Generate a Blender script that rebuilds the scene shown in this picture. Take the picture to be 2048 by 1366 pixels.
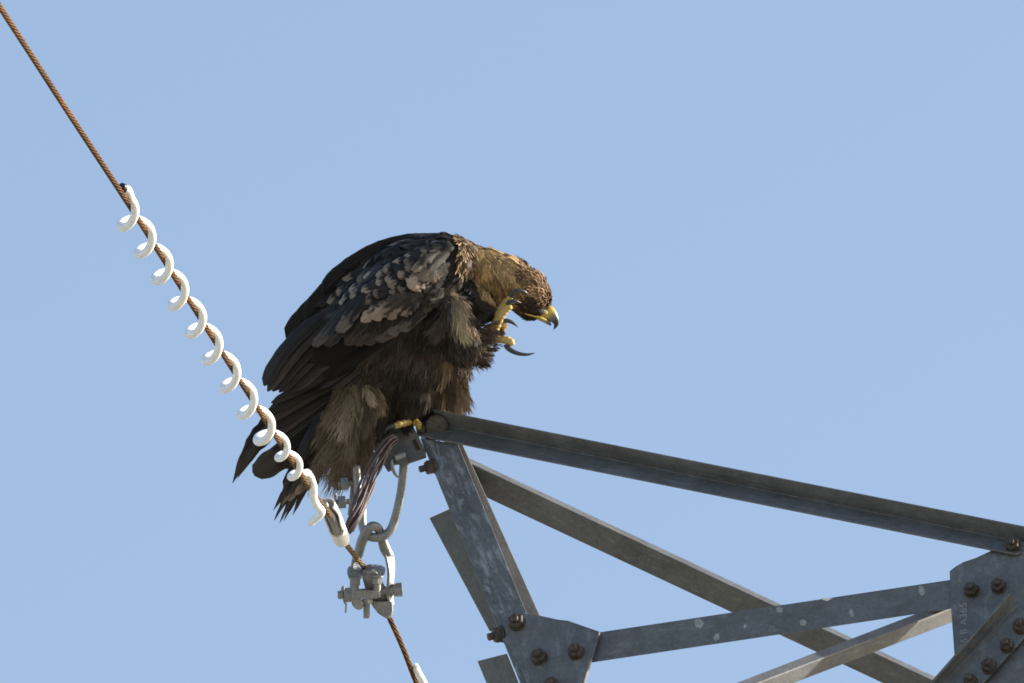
import bpy, bmesh, math, random
import numpy as np
from mathutils import Vector, Matrix, noise
from mathutils.bvhtree import BVHTree

random.seed(7)
rng = np.random.default_rng(7)
scene = bpy.context.scene
for o in list(bpy.data.objects):
    bpy.data.objects.remove(o, do_unlink=True)
COL = scene.collection
R_ = math.radians

# ------------------------------------------------------------------ camera
PITCH = R_(26.0)
DIST = 40.0                 # metres from the lens to the pylon tip
S = 1.1e-3                  # metres per photograph pixel at that distance
CAM = Vector((0, 0, 1.7))
FWD = Vector((0, math.cos(PITCH), math.sin(PITCH)))
RIGHT = Vector((1, 0, 0))
UP = Vector((0, -math.sin(PITCH), math.cos(PITCH)))
cam_data = bpy.data.cameras.new('camera')
cam = bpy.data.objects.new('camera', cam_data)
COL.objects.link(cam)
cam.location = CAM
cam.rotation_euler = (math.pi / 2 + PITCH, 0, 0)
cam_data.sensor_width = 36.0
cam_data.lens = 36.0 * DIST / (2048 * S)
cam_data.clip_start = 0.5
cam_data.clip_end = 20000
scene.camera = cam
scene.cycles.filter_width = 1.7
scene.cycles.use_denoising = True

# ------------------------------------------------------------------ sky, sun, exposure
SUN_DIR = Vector((0.90, 0.16, 0.38)).normalized()
SUN_EL = math.asin(SUN_DIR.z)
SUN_AZ = math.atan2(SUN_DIR.x, SUN_DIR.y)          # clockwise from +Y
world = bpy.data.worlds.new('World')
scene.world = world
world.use_nodes = True
wn = world.node_tree
wn.nodes.clear()
w_out = wn.nodes.new('ShaderNodeOutputWorld')
w_bg = wn.nodes.new('ShaderNodeBackground')
w_sky = wn.nodes.new('ShaderNodeTexSky')
w_sky.sky_type = 'NISHITA'
w_sky.sun_disc = False
w_sky.sun_elevation = SUN_EL
w_sky.sun_rotation = SUN_AZ
w_sky.altitude = 300
w_sky.air_density = 1.0
w_sky.dust_density = 2.6
w_sky.ozone_density = 0.35
w_bg.inputs['Strength'].default_value = 0.12
wn.links.new(w_sky.outputs[0], w_bg.inputs[0])
wn.links.new(w_bg.outputs[0], w_out.inputs[0])
sun_data = bpy.data.lights.new('sun', 'SUN')
sun_data.energy = 4.0
sun_data.angle = R_(0.53)
sun_data.color = (1.0, 0.94, 0.84)
sun = bpy.data.objects.new('sun', sun_data)
COL.objects.link(sun)
sun.rotation_euler = SUN_DIR.to_track_quat('Z', 'Y').to_euler()
sun.location = (30, 10, 40)
vs = scene.view_settings
vs.view_transform = 'Standard'
vs.look = 'None'
vs.exposure = 1.11
vs.gamma = 1.0
vs.use_curve_mapping = False
try:
    scene.display_settings.display_device = 'sRGB'
except Exception:
    pass

# ------------------------------------------------------------------ helpers
def V(px, py, d=0.0):
    """photograph pixel + distance behind the pylon-tip plane (in pixels) -> point in the place"""
    z = DIST + d * S
    k = z / DIST
    return CAM + FWD * z + (RIGHT * (px - 1024) + UP * (683 - py)) * (S * k)

def W(dx, dy, dd):
    return (RIGHT * dx - UP * dy + FWD * dd) * S

def to_px(p):
    r = p - CAM
    z = r.dot(FWD)
    k = z / DIST
    return (r.dot(RIGHT) / (S * k) + 1024, 683 - r.dot(UP) / (S * k), (z - DIST) / S)

def F(x, y):
    """depth of the pylon's front face at a pixel"""
    return -0.29 * (x - 1040) + 0.53 * (1250 - y)

NT = (RIGHT * -0.25 + UP * 0.45 - FWD * 0.85).normalized()

def root_of(o):
    p = Vector((0, 0, 0))
    while o is not None:
        p += o.location
        o = o.parent
    return p

def thing(name, label, cat, loc, group=None):
    o = bpy.data.objects.new(name, None)
    COL.objects.link(o)
    o.location = loc
    o.empty_display_size = 0.05
    o['label'] = label
    o['category'] = cat
    if group:
        o['group'] = group
    return o

def tag(o, label, cat, group=None):
    o['label'] = label
    o['category'] = cat
    if group:
        o['group'] = group
    return o

def obj(name, verts, faces, mat, parent=None, smooth=False, uv=None, col=None, bevel=0.0, recalc=True, origin=None):
    base = root_of(parent) if parent else (origin or Vector((0, 0, 0)))
    me = bpy.data.meshes.new(name)
    me.from_pydata([tuple(Vector(v) - base) for v in verts], [], faces)
    if recalc:
        bm = bmesh.new()
        bm.from_mesh(me)
        bmesh.ops.recalc_face_normals(bm, faces=bm.faces)
        bm.to_mesh(me)
        bm.free()
    if uv is not None:                       # per-vertex uv
        lay = me.uv_layers.new(name='UVMap')
        vi = np.zeros(len(me.loops), dtype=np.int32)
        me.loops.foreach_get('vertex_index', vi)
        a = np.asarray(uv, dtype=np.float32)[vi]
        lay.data.foreach_set('uv', a.ravel())
    if col is not None:
        at = me.color_attributes.new('Col', 'FLOAT_COLOR', 'POINT')
        c = np.ones((len(verts), 4), dtype=np.float32)
        c[:, :3] = np.asarray(col, dtype=np.float32)
        at.data.foreach_set('color', c.ravel())
    if smooth:
        me.polygons.foreach_set('use_smooth', [True] * len(me.polygons))
    me.materials.append(mat)
    o = bpy.data.objects.new(name, me)
    COL.objects.link(o)
    if parent:
        o.parent = parent
    elif origin:
        o.location = origin
    if bevel:
        m = o.modifiers.new('bevel', 'BEVEL')
        m.width = bevel
        m.segments = 2
        m.limit_method = 'ANGLE'
        m.angle_limit = R_(35)
        m.harden_normals = False
    return o

class Geo:
    """collects pieces of ONE part"""
    def __init__(self):
        self.v, self.f, self.c = [], [], []
    def add(self, vf, col=None):
        n = len(self.v)
        v, f = vf[0], vf[1]
        self.v += [Vector(p) for p in v]
        self.f += [tuple(i + n for i in q) for q in f]
        if col is not None:
            self.c += [tuple(col)] * len(v) if not isinstance(col, list) else col
    def build(self, name, mat, parent=None, **k):
        return obj(name, self.v, self.f, mat, parent, col=(self.c if self.c else None), **k)

def frames(pts):
    T = []
    for i in range(len(pts)):
        a = pts[max(i - 1, 0)]
        b = pts[min(i + 1, len(pts) - 1)]
        T.append((b - a).normalized())
    n = T[0].orthogonal().normalized()
    out = []
    for t in T:
        n = (n - t * n.dot(t))
        n = n.normalized() if n.length > 1e-9 else t.orthogonal().normalized()
        out.append((t, n, t.cross(n)))
    return out

def tube(pts, rad, n=12, flat=None, normal=None):
    """rad: metres, scalar or list. flat: ratio for a flattened section along the frame normal."""
    pts = [Vector(p) for p in pts]
    if not hasattr(rad, '__len__'):
        rad = [rad] * len(pts)
    fr = frames(pts)
    v, f = [], []
    for i, (p, (t, a, b)) in enumerate(zip(pts, fr)):
        if normal is not None:
            a = (normal - t * normal.dot(t)).normalized()
            b = t.cross(a)
        fl = 1.0 if flat is None else (flat[i] if hasattr(flat, '__len__') else flat)
        for k in range(n):
            q = 2 * math.pi * k / n
            v.append(p + (a * math.cos(q) * fl + b * math.sin(q)) * rad[i])
    for i in range(len(pts) - 1):
        for k in range(n):
            k2 = (k + 1) % n
            f.append((i * n + k, i * n + k2, (i + 1) * n + k2, (i + 1) * n + k))
    f.append(tuple(range(n))[::-1])
    m = (len(pts) - 1) * n
    f.append(tuple(m + k for k in range(n)))
    return v, f

def spline(pts, n=8):
    """Catmull-Rom through tuples of any length"""
    P = [np.array(p, dtype=float) for p in pts]
    P = [2 * P[0] - P[1]] + P + [2 * P[-1] - P[-2]]
    out = []
    for i in range(1, len(P) - 2):
        for k in range(n):
            t = k / n
            a, b, c, d = P[i - 1], P[i], P[i + 1], P[i + 2]
            out.append(0.5 * (2 * b + (c - a) * t + (2 * a - 5 * b + 4 * c - d) * t * t + (3 * b - a - 3 * c + d) * t ** 3))
    out.append(P[-2])
    return out

def ptube(pxpts, n=12, seg=6, sm=True, **k):
    """tube through (px, py, d, r) control points"""
    sp = spline(pxpts, seg) if sm else [np.array(p, float) for p in pxpts]
    return tube([V(p[0], p[1], p[2]) for p in sp], [max(p[3], .05) * S for p in sp], n, **k)

def prism(base, axis, rad, h, n=6, rot=0.0, top=1.0, up=None):
    axis = axis.normalized()
    a = (up - axis * up.dot(axis)).normalized() if up is not None else axis.orthogonal().normalized()
    b = axis.cross(a)
    v, f = [], []
    for z, s in ((0, 1.0), (h, top)):
        for k in range(n):
            q = rot + 2 * math.pi * k / n
            v.append(base + axis * z + (a * math.cos(q) + b * math.sin(q)) * rad * s)
    for k in range(n):
        k2 = (k + 1) % n
        f.append((k, k2, n + k2, n + k))
    f.append(tuple(range(n))[::-1])
    f.append(tuple(range(n, 2 * n)))
    return v, f

def lathe(base, axis, prof, n=20):
    """prof: [(height, radius)] in metres"""
    axis = axis.normalized()
    a = axis.orthogonal().normalized()
    b = axis.cross(a)
    v, f = [], []
    for z, r in prof:
        for k in range(n):
            q = 2 * math.pi * k / n
            v.append(base + axis * z + (a * math.cos(q) + b * math.sin(q)) * max(r, 1e-5))
    for i in range(len(prof) - 1):
        for k in range(n):
            k2 = (k + 1) % n
            f.append((i * n + k, i * n + k2, (i + 1) * n + k2, (i + 1) * n + k))
    f.append(tuple(range(n))[::-1])
    f.append(tuple(range((len(prof) - 1) * n, len(prof) * n)))
    return v, f

def box(c, ax, ay, az):
    """centre and three half vectors"""
    v = [c + ax * i + ay * j + az * k for i in (-1, 1) for j in (-1, 1) for k in (-1, 1)]
    f = [(0, 1, 3, 2), (4, 6, 7, 5), (0, 4, 5, 1), (2, 3, 7, 6), (0, 2, 6, 4), (1, 5, 7, 3)]
    return v, f

def angle(name, h0, a0, b0, h1, a1, b1, t, parent, mat, n=1):
    """steel angle: heel line and the two flange edges, as (px, py, d) at both ends"""
    ends = []
    for h, a, b in ((h0, a0, b0), (h1, a1, b1)):
        h, a, b = V(*h), V(*a), V(*b)
        ta = (a - h).normalized() * t * S
        tb = (b - h).normalized() * t * S
        ends.append([h, a, a + tb, h + ta + tb, b + ta, b])
    L = (ends[1][0] - ends[0][0]).length
    v, f, uv = [], [], []
    across = [0.5, 0.0, 0.01, 0.49, 1.0, 0.99]
    off = random.random() * 50
    for k in range(n + 1):
        s = k / n
        for i in range(6):
            v.append(ends[0][i].lerp(ends[1][i], s))
            uv.append((off + L * s, across[i] + off))
    for k in range(n):
        for i in range(6):
            j = (i + 1) % 6
            f.append((k * 6 + i, k * 6 + j, k * 6 + 6 + j, k * 6 + 6 + i))
    f += [(0, 1, 2, 3), (0, 3, 4, 5)]
    m = n * 6
    f += [(m, m + 1, m + 2, m + 3), (m, m + 3, m + 4, m + 5)]
    return obj(name, v, f, mat, parent, uv=uv, bevel=1.6 * S)

def plate(name, poly, dep, thick, parent, mat, holes=(), nrm=None, bevel=1.0):
    nrm = nrm or NT
    bm = bmesh.new()
    edges = []
    for loop in [poly] + list(holes):
        vs_ = [bm.verts.new(V(x, y, dep(x, y))) for x, y in loop]
        for i in range(len(vs_)):
            edges.append(bm.edges.new((vs_[i], vs_[(i + 1) % len(vs_)])))
    bmesh.ops.triangle_fill(bm, use_beauty=True, use_dissolve=False, edges=edges, normal=nrm)
    ret = bmesh.ops.extrude_face_region(bm, geom=bm.faces[:])
    mv = [g for g in ret['geom'] if isinstance(g, bmesh.types.BMVert)]
    bmesh.ops.translate(bm, verts=mv, vec=nrm * -thick * S)
    bmesh.ops.recalc_face_normals(bm, faces=bm.faces)
    bmesh.ops.dissolve_limit(bm, angle_limit=R_(1), verts=bm.verts[:], edges=bm.edges[:])
    v = [p.co.copy() for p in bm.verts]
    f = [tuple(q.index for q in fc.verts) for fc in bm.faces]
    bm.verts.index_update()
    f = [tuple(q.index for q in fc.verts) for fc in bm.faces]
    bm.free()
    off = random.random() * 50
    uv = [((p - V(1024, 683, 0)).dot(UP) + off, (p - V(1024, 683, 0)).dot(RIGHT) * 4 + off) for p in v]
    return obj(name, v, f, mat, parent, uv=uv, bevel=bevel * S)

def bolt(px, py, d, axis, R, parent, mat, h=13, stud=11, name='bolt', washer=True):
    g = Geo()
    R *= .89
    p = V(px, py, d)
    ax = axis.normalized()
    z = 0.0
    if washer:
        g.add(lathe(p - ax * 2 * S, ax, [(0, R * 1.06 * S), (4.5 * S, R * 1.06 * S), (5 * S, R * 1.0 * S)], 20))
        z = 3 * S
    rot = random.random() * 2
    g.add(prism(p + ax * (z), ax, R * S, h * .8 * S, 6, rot))
    g.add(prism(p + ax * (z + h * .8 * S), ax, R * S, h * .2 * S, 6, rot, top=0.86))
    r = R * .47
    prof = []
    n = 5
    z0 = z + h * S
    for k in range(n):
        q = stud * S * k / n
        prof += [(q, r * S), (q + stud * S / n * .5, r * S * .93)]
    prof += [(stud * S, r * S), (stud * S + 1.5 * S, r * .8 * S)]
    g.add(lathe(p + ax * (z0 - 1 * S), ax, prof, 14))
    return g.build(name, mat, parent, bevel=0.6 * S)

# ------------------------------------------------------------------ materials
def new_mat(name):
    m = bpy.data.materials.new(name)
    m.use_nodes = True
    nt = m.node_tree
    b = nt.nodes['Principled BSDF']
    return m, nt, b

def nd(nt, t, **k):
    n = nt.nodes.new(t)
    for a, b in k.items():
        setattr(n, a, b)
    return n

def ramp(nt, src, stops):
    r = nd(nt, 'ShaderNodeValToRGB')
    e = r.color_ramp.elements
    e[0].position, e[0].color = stops[0][0], (*stops[0][1], 1)
    e[1].position, e[1].color = stops[-1][0], (*stops[-1][1], 1)
    for p, c in stops[1:-1]:
        x = e.new(p)
        x.color = (*c, 1)
    nt.links.new(src, r.inputs[0])
    return r.outputs[0]

def mixc(nt, fac, a, b, mode='MIX'):
    m = nd(nt, 'ShaderNodeMix', data_type='RGBA', blend_type=mode)
    for s, i in ((fac, 0), (a, 6), (b, 7)):
        if hasattr(s, 'links') or hasattr(s, 'is_output'):
            nt.links.new(s, m.inputs[i])
        elif isinstance(s, tuple):
            m.inputs[i].default_value = (*s, 1)
        else:
            m.inputs[i].default_value = s
    return m.outputs[2]

def noise_tex(nt, vec, scale, detail=5, rough=.6, dist=0.0):
    n = nd(nt, 'ShaderNodeTexNoise')
    n.inputs['Scale'].default_value = scale
    n.inputs['Detail'].default_value = detail
    n.inputs['Roughness'].default_value = rough
    n.inputs['Distortion'].default_value = dist
    if vec is not None:
        nt.links.new(vec, n.inputs['Vector'])
    return n.outputs['Fac']

def bump(nt, b, h, strength, dist):
    n = nd(nt, 'ShaderNodeBump')
    n.inputs['Strength'].default_value = strength
    n.inputs['Distance'].default_value = dist
    nt.links.new(h, n.inputs['Height'])
    nt.links.new(n.outputs[0], b.inputs['Normal'])

def steel(name, dark, mid, pale, amount=.5, metallic=.45, rough=(.42, .68)):
    m, nt, b = new_mat(name)
    uvn = nd(nt, 'ShaderNodeUVMap')
    mp = nd(nt, 'ShaderNodeMapping')
    mp.inputs['Scale'].default_value = (11, 5, 1)
    nt.links.new(uvn.outputs[0], mp.inputs[0])
    geo = nd(nt, 'ShaderNodeNewGeometry')
    streak = noise_tex(nt, mp.outputs[0], 1.6, 6, .65, .6)
    patch = noise_tex(nt, geo.outputs['Position'], 14, 6, .62, .4)
    grain = noise_tex(nt, geo.outputs['Position'], 420, 3, .7)
    fine = noise_tex(nt, geo.outputs['Position'], 90, 5, .7)
    c1 = ramp(nt, patch, [(.3, dark), (.68, mid)])
    f = ramp(nt, streak, [(amount, (0, 0, 0)), (amount + .22, (1, 1, 1))])
    c2 = mixc(nt, f, c1, pale)
    g = ramp(nt, grain, [(.25, (.72, .72, .72)), (.75, (1.25, 1.25, 1.25))])
    c3 = mixc(nt, 1.0, c2, g, 'MULTIPLY')
    g2 = ramp(nt, fine, [(.3, (.8, .79, .78)), (.7, (1.15, 1.15, 1.15))])
    c4 = mixc(nt, 1.0, c3, g2, 'MULTIPLY')
    nt.links.new(c4, b.inputs['Base Color'])
    b.inputs['Metallic'].default_value = metallic
    rr = nd(nt, 'ShaderNodeMapRange')
    rr.inputs['To Min'].default_value = rough[0]
    rr.inputs['To Max'].default_value = rough[1]
    nt.links.new(fine, rr.inputs[0])
    nt.links.new(rr.outputs[0], b.inputs['Roughness'])
    bump(nt, b, fine, .25, .0012)
    return m

M = {}
M['steel'] = steel('weathered_zinc', (.105, .109, .114), (.158, .164, .170), (.215, .223, .232), .55)
M['steel_blue'] = steel('oxidised_zinc', (.098, .103, .109), (.148, .155, .164), (.225, .235, .25), .53)
M['steel_pale'] = steel('white_rust_zinc', (.09, .096, .102), (.145, .153, .162), (.34, .36, .39), .50)
M['steel_brown'] = steel('bounce_tinted_zinc', (.098, .094, .087), (.145, .139, .13), (.185, .18, .17), .56)  # brown of ground-lit, down-tilted faces put into the base colour
M['galv'] = steel('galvanised_fitting', (.18, .182, .18), (.30, .302, .30), (.44, .445, .445), .5, .45, (.32, .52))

m, nt, b = new_mat('rusty_bolt')
geo = nd(nt, 'ShaderNodeNewGeometry')
n1 = noise_tex(nt, geo.outputs['Position'], 130, 5, .7)
c = ramp(nt, n1, [(.3, (.026, .021, .017)), (.55, (.066, .052, .042)), (.75, (.13, .11, .095))])
nt.links.new(c, b.inputs['Base Color'])
b.inputs['Roughness'].default_value = .6
b.inputs['Metallic'].default_value = .25
bump(nt, b, n1, .4, .0012)
M['bolt'] = m

m, nt, b = new_mat('rusty_wire')
geo = nd(nt, 'ShaderNodeNewGeometry')
n1 = noise_tex(nt, geo.outputs['Position'], 30, 4, .6)
n2 = noise_tex(nt, geo.outputs['Position'], 400, 3, .6)
c = ramp(nt, n1, [(.3, (.11, .046, .010)), (.7, (.25, .118, .030))])
n3 = noise_tex(nt, geo.outputs['Position'], 5, 4, .65)
c = mixc(nt, n2, c, (.08, .042, .014))
c = mixc(nt, 1.0, c, ramp(nt, n3, [(.35, (.6, .55, .5)), (.65, (1.25, 1.15, 1.0))]), 'MULTIPLY')
at = nd(nt, 'ShaderNodeAttribute', attribute_name='Col')
c = mixc(nt, 1.0, c, at.outputs['Color'], 'MULTIPLY')
nt.links.new(c, b.inputs['Base Color'])
b.inputs['Roughness'].default_value = .75
b.inputs['Specular IOR Level'].default_value = .2
M['wire'] = m

m, nt, b = new_mat('copper_brown_strand')
geo = nd(nt, 'ShaderNodeNewGeometry')
n1 = noise_tex(nt, geo.outputs['Position'], 60, 4, .6)
c = ramp(nt, n1, [(.3, (.06, .042, .042)), (.7, (.135, .10, .098))])
nt.links.new(c, b.inputs['Base Color'])
b.inputs['Roughness'].default_value = .6
b.inputs['Metallic'].default_value = .2
M['strand'] = m

def plastic(name, colr, sss=.0, rough=.4):
    m, nt, b = new_mat(name)
    geo = nd(nt, 'ShaderNodeNewGeometry')
    n1 = noise_tex(nt, geo.outputs['Position'], 40, 5, .65)
    c = ramp(nt, n1, [(.3, tuple(x * .93 for x in colr)), (.65, colr)])
    nt.links.new(c, b.inputs['Base Color'])
    b.inputs['Roughness'].default_value = rough
    b.inputs['Specular IOR Level'].default_value = .25
    if sss:
        b.inputs['Subsurface Weight'].default_value = sss
        b.inputs['Subsurface Radius'].default_value = (.011, .010, .009)
        b.inputs['Subsurface Scale'].default_value = 1.0
    return m
M['pvc'] = plastic('white_pvc', (.82, .84, .86), .35, .6)
M['sleeve'] = plastic('ivory_pvc', (.76, .75, .73), 0, .45)
M['black'] = plastic('black_rubber', (.012, .012, .013))

m, nt, b = new_mat('dry_steppe')
geo = nd(nt, 'ShaderNodeNewGeometry')
n1 = noise_tex(nt, geo.outputs['Position'], .05, 8, .7)
n2 = noise_tex(nt, geo.outputs['Position'], 1.5, 6, .7)
c = ramp(nt, n1, [(.35, (.26, .24, .20)), (.65, (.36, .335, .285))])
c = mixc(nt, n2, c, (.24, .23, .17))
nt.links.new(c, b.inputs['Base Color'])
b.inputs['Roughness'].default_value = .95
M['ground'] = m

def attr_mat(name, rough=.55, spec=.35, noise_scale=700, amp=.35, bumpd=.0006):
    m, nt, b = new_mat(name)
    at = nd(nt, 'ShaderNodeAttribute', attribute_name='Col')
    geo = nd(nt, 'ShaderNodeNewGeometry')
    n1 = noise_tex(nt, geo.outputs['Position'], noise_scale, 4, .65)
    g = ramp(nt, n1, [(.25, (1 - amp,) * 3), (.75, (1 + amp,) * 3)])
    c = mixc(nt, 1.0, at.outputs['Color'], g, 'MULTIPLY')
    nt.links.new(c, b.inputs['Base Color'])
    b.inputs['Roughness'].default_value = rough
    b.inputs['Specular IOR Level'].default_value = spec
    if bumpd:
        bump(nt, b, n1, .5, bumpd)
    return m
M['plume'] = attr_mat('eagle_plumage', .65, .1, 900, .25, 0)
M['skin'] = attr_mat('eagle_scaly_skin', .62, .25, 420, .22, .0012)
M['horn'] = attr_mat('eagle_horn', .32, .5, 160, .12, 0)

m, nt, b = new_mat('eagle_feather')
oi = nd(nt, 'ShaderNodeObjectInfo')
uvn = nd(nt, 'ShaderNodeUVMap')
sep = nd(nt, 'ShaderNodeSeparateXYZ')
nt.links.new(uvn.outputs[0], sep.inputs[0])
# barbs: fine lines running obliquely from the shaft
absu = nd(nt, 'ShaderNodeMath', operation='ABSOLUTE')
sub = nd(nt, 'ShaderNodeMath', operation='SUBTRACT')
sub.inputs[1].default_value = .5
nt.links.new(sep.outputs[0], sub.inputs[0])
nt.links.new(sub.outputs[0], absu.inputs[0])
mul = nd(nt, 'ShaderNodeMath', operation='MULTIPLY_ADD')
mul.inputs[1].default_value = -.55
nt.links.new(absu.outputs[0], mul.inputs[0])
nt.links.new(sep.outputs[1], mul.inputs[2])
comb = nd(nt, 'ShaderNodeCombineXYZ')
nt.links.new(mul.outputs[0], comb.inputs[0])
nt.links.new(oi.outputs['Random'], comb.inputs[1])
sc = nd(nt, 'ShaderNodeMapping')
sc.inputs['Scale'].default_value = (46, 30, 1)
nt.links.new(comb.outputs[0], sc.inputs[0])
barb = noise_tex(nt, sc.outputs[0], 1.0, 4, .7)
uvo = nd(nt, 'ShaderNodeVectorMath', operation='ADD')
nt.links.new(uvn.outputs[0], uvo.inputs[0])
nt.links.new(oi.outputs['Random'], uvo.inputs[1])
blot = noise_tex(nt, uvo.outputs[0], 2.6, 3, .5, .6)
g = ramp(nt, barb, [(.3, (.45, .45, .45)), (.7, (1.55, 1.55, 1.55))])
c = mixc(nt, 1.0, oi.outputs['Color'], g, 'MULTIPLY')
g = ramp(nt, blot, [(.3, (.7, .7, .7)), (.7, (1.3, 1.27, 1.25))])
c = mixc(nt, 1.0, c, g, 'MULTIPLY')
# worn paler fringe: amount in the object colour's alpha
tipw = nd(nt, 'ShaderNodeMath', operation='ADD')
nt.links.new(sep.outputs[1], tipw.inputs[0])
bl2 = nd(nt, 'ShaderNodeMath', operation='MULTIPLY')
bl2.inputs[1].default_value = 1.3
nt.links.new(blot, bl2.inputs[0])
nt.links.new(bl2.outputs[0], tipw.inputs[1])
half = nd(nt, 'ShaderNodeMath', operation='MULTIPLY')
half.inputs[1].default_value = .5
nt.links.new(tipw.outputs[0], half.inputs[0])
tf = ramp(nt, half.outputs[0], [(.60, (0, 0, 0)), (.74, (1, 1, 1))])
tm = nd(nt, 'ShaderNodeMath', operation='MULTIPLY')
nt.links.new(tf, tm.inputs[0])
nt.links.new(oi.outputs['Alpha'], tm.inputs[1])
pale = mixc(nt, 1.0, (.32, .25, .195), g, 'MULTIPLY')
c = mixc(nt, tm.outputs[0], c, pale)
# shaft
sf = ramp(nt, absu.outputs[0], [(.02, (1, 1, 1)), (.05, (0, 0, 0))])
smul = nd(nt, 'ShaderNodeMath', operation='MULTIPLY')
smul.inputs[1].default_value = .35
nt.links.new(sf, smul.inputs[0])
c = mixc(nt, smul.outputs[0], c, (.06, .045, .035))
ed = ramp(nt, absu.outputs[0], [(.41, (0, 0, 0)), (.5, (.6, .6, .6))])
c = mixc(nt, ed, c, (.062, .054, .048))
nt.links.new(c, b.inputs['Base Color'])
b.inputs['Roughness'].default_value = .5
b.inputs['Specular IOR Level'].default_value = .16
bump(nt, b, barb, .7, .002)
M['feather'] = m

m, nt, b = new_mat('eagle_eye')
b.inputs['Base Color'].default_value = (.035, .018, .008, 1)
b.inputs['Roughness'].default_value = .08
M['eye'] = m

m, nt, b = new_mat('chalky_dropping')
geo = nd(nt, 'ShaderNodeNewGeometry')
n1 = noise_tex(nt, geo.outputs['Position'], 90, 5, .7)
nt.links.new(ramp(nt, n1, [(.3, (.20, .205, .215)), (.7, (.36, .365, .375))]), b.inputs['Base Color'])
b.inputs['Roughness'].default_value = .9
M['dropping'] = m
M['mark'] = plastic('stamped_edge', (.25, .262, .275), 0, .6)

# ------------------------------------------------------------------ ground
n = 64
gv = [Vector((0, 0, 0))]
gf = []
rings = [20, 60, 160, 500, 1500, 4000, 9000]
for r in rings:
    for k in range(n):
        q = 2 * math.pi * k / n
        h = 0 if r < 400 else 0
        gv.append(Vector((r * math.cos(q), 30 + r * math.sin(q), h)))
gv[0] = Vector((0, 30, 0))
for k in range(n):
    gf.append((0, 1 + k, 1 + (k + 1) % n))
for i in range(len(rings) - 1):
    for k in range(n):
        k2 = (k + 1) % n
        gf.append((1 + i * n + k, 1 + (i + 1) * n + k, 1 + (i + 1) * n + k2, 1 + i * n + k2))
ground = obj('ground', gv, gf, M['ground'], recalc=False)
ground['kind'] = 'structure'

# ------------------------------------------------------------------ pylon
tower = thing('lattice_pylon', 'weathered grey steel lattice pylon tip of bolted angle bars under the eagle', 'pylon', V(1130, 1400, F(1130, 1400)))

def P(x, y, o=0.0):
    return (x, y, F(x, y) + o)

chord = angle('top_chord', P(888, 853, 30), P(855, 815, -8), P(840, 874, -8),
              P(2085, 1095, 30), P(2085, 1059, -8), P(2032, 1112, -8), 5, tower, M['steel'])
leg = angle('leg', P(916, 888, 0), P(841, 876, 0), P(913, 894, 34),
            P(1140, 1440, 0), P(1071, 1440, 0), P(1137, 1446, 34), 4.5, tower, M['steel_pale'])
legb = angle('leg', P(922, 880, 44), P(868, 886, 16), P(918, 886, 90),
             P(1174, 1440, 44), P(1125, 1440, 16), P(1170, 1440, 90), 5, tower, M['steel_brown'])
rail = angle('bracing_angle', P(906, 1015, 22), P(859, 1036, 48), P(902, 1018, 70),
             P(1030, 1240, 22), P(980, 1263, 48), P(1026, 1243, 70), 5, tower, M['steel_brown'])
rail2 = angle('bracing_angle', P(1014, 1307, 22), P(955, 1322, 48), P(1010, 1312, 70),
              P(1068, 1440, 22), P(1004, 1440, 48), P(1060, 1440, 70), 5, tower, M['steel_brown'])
brace2 = angle('diagonal_brace', (925, 919, 250), (953, 986, 275), (928, 911, 286),
               (1920, 1386, 120), (1910, 1434, 145), (1923, 1378, 156), 5, tower, M['steel'])
strut = angle('horizontal_strut', P(1165, 1328, 10), P(1165, 1270, 10), P(1165, 1322, 56),
              P(1935, 1213, 10), P(1935, 1155, 10), P(1935, 1207, 56), 5, tower, M['steel'])
brace4 = angle('diagonal_brace', (1365, 1424, -760), (1359, 1409, -742), (1374, 1449, -735),
               (1960, 1195, -115), (1954, 1180, -95), (1969, 1220, -85), 4, tower, M['steel'])
legr = angle('leg', P(2032, 1209, -9), P(2019, 1183, -48), P(2078, 1247, -9),
             P(1808, 1449, -9), P(1786, 1449, -48), P(1893, 1450, -9), 5, tower, M['steel_blue'])

gus = plate('gusset_plate', [(1000, 1226), (1046, 1227), (1080, 1231), (1117, 1239), (1136, 1241), (1199, 1263), (1198, 1269), (1181, 1324), (1150, 1440), (1088, 1440), (1053, 1366), (1012, 1268)],
            lambda x, y: F(x, y) - 8, 8, tower, M['steel_blue'])
gus2 = plate('splice_plate', [(1056, 1341), (1128, 1306), (1188, 1276), (1179, 1326), (1168, 1366), (1147, 1440), (1095, 1440)],
             lambda x, y: F(x, y) - 11, 2.6, tower, M['steel_blue'])
gusr = plate('gusset_plate', [(1899, 1142), (1912, 1132), (1926, 1124), (1950, 1116), (1982, 1101), (2060, 1080), (2170, 1080), (2170, 1440), (1918, 1440), (1908, 1311), (1902, 1217)],
             lambda x, y: F(x, y) + 0, 8, tower, M['steel_blue'])

for x, y, R in ((1034, 1246, 19), (1079, 1316, 18), (1153, 1305, 18), (1104, 1372, 17)):
    bolt(x, y, F(x, y) - (9 if (x, y) in ((1034, 1246), (1079, 1316)) else 12), NT, R, gus, M['bolt'])
for x, y, R in ((1944, 1182, 17), (1998, 1174, 17)):
    bolt(x, y, F(x, y), NT, R, gusr, M['bolt'])
for x, y, R in ((2042, 1254, 17), (2015, 1293, 16), (1979, 1334, 17), (1942, 1364, 15)):
    bolt(x, y, F(x, y) - 16, NT, R, legr, M['bolt'])
nch = (RIGHT * -.2 + UP * .75 - FWD * .6)
bolt(2027, 1092, F(2027, 1092) - 2, NT, 17, chord, M['bolt'])
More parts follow.
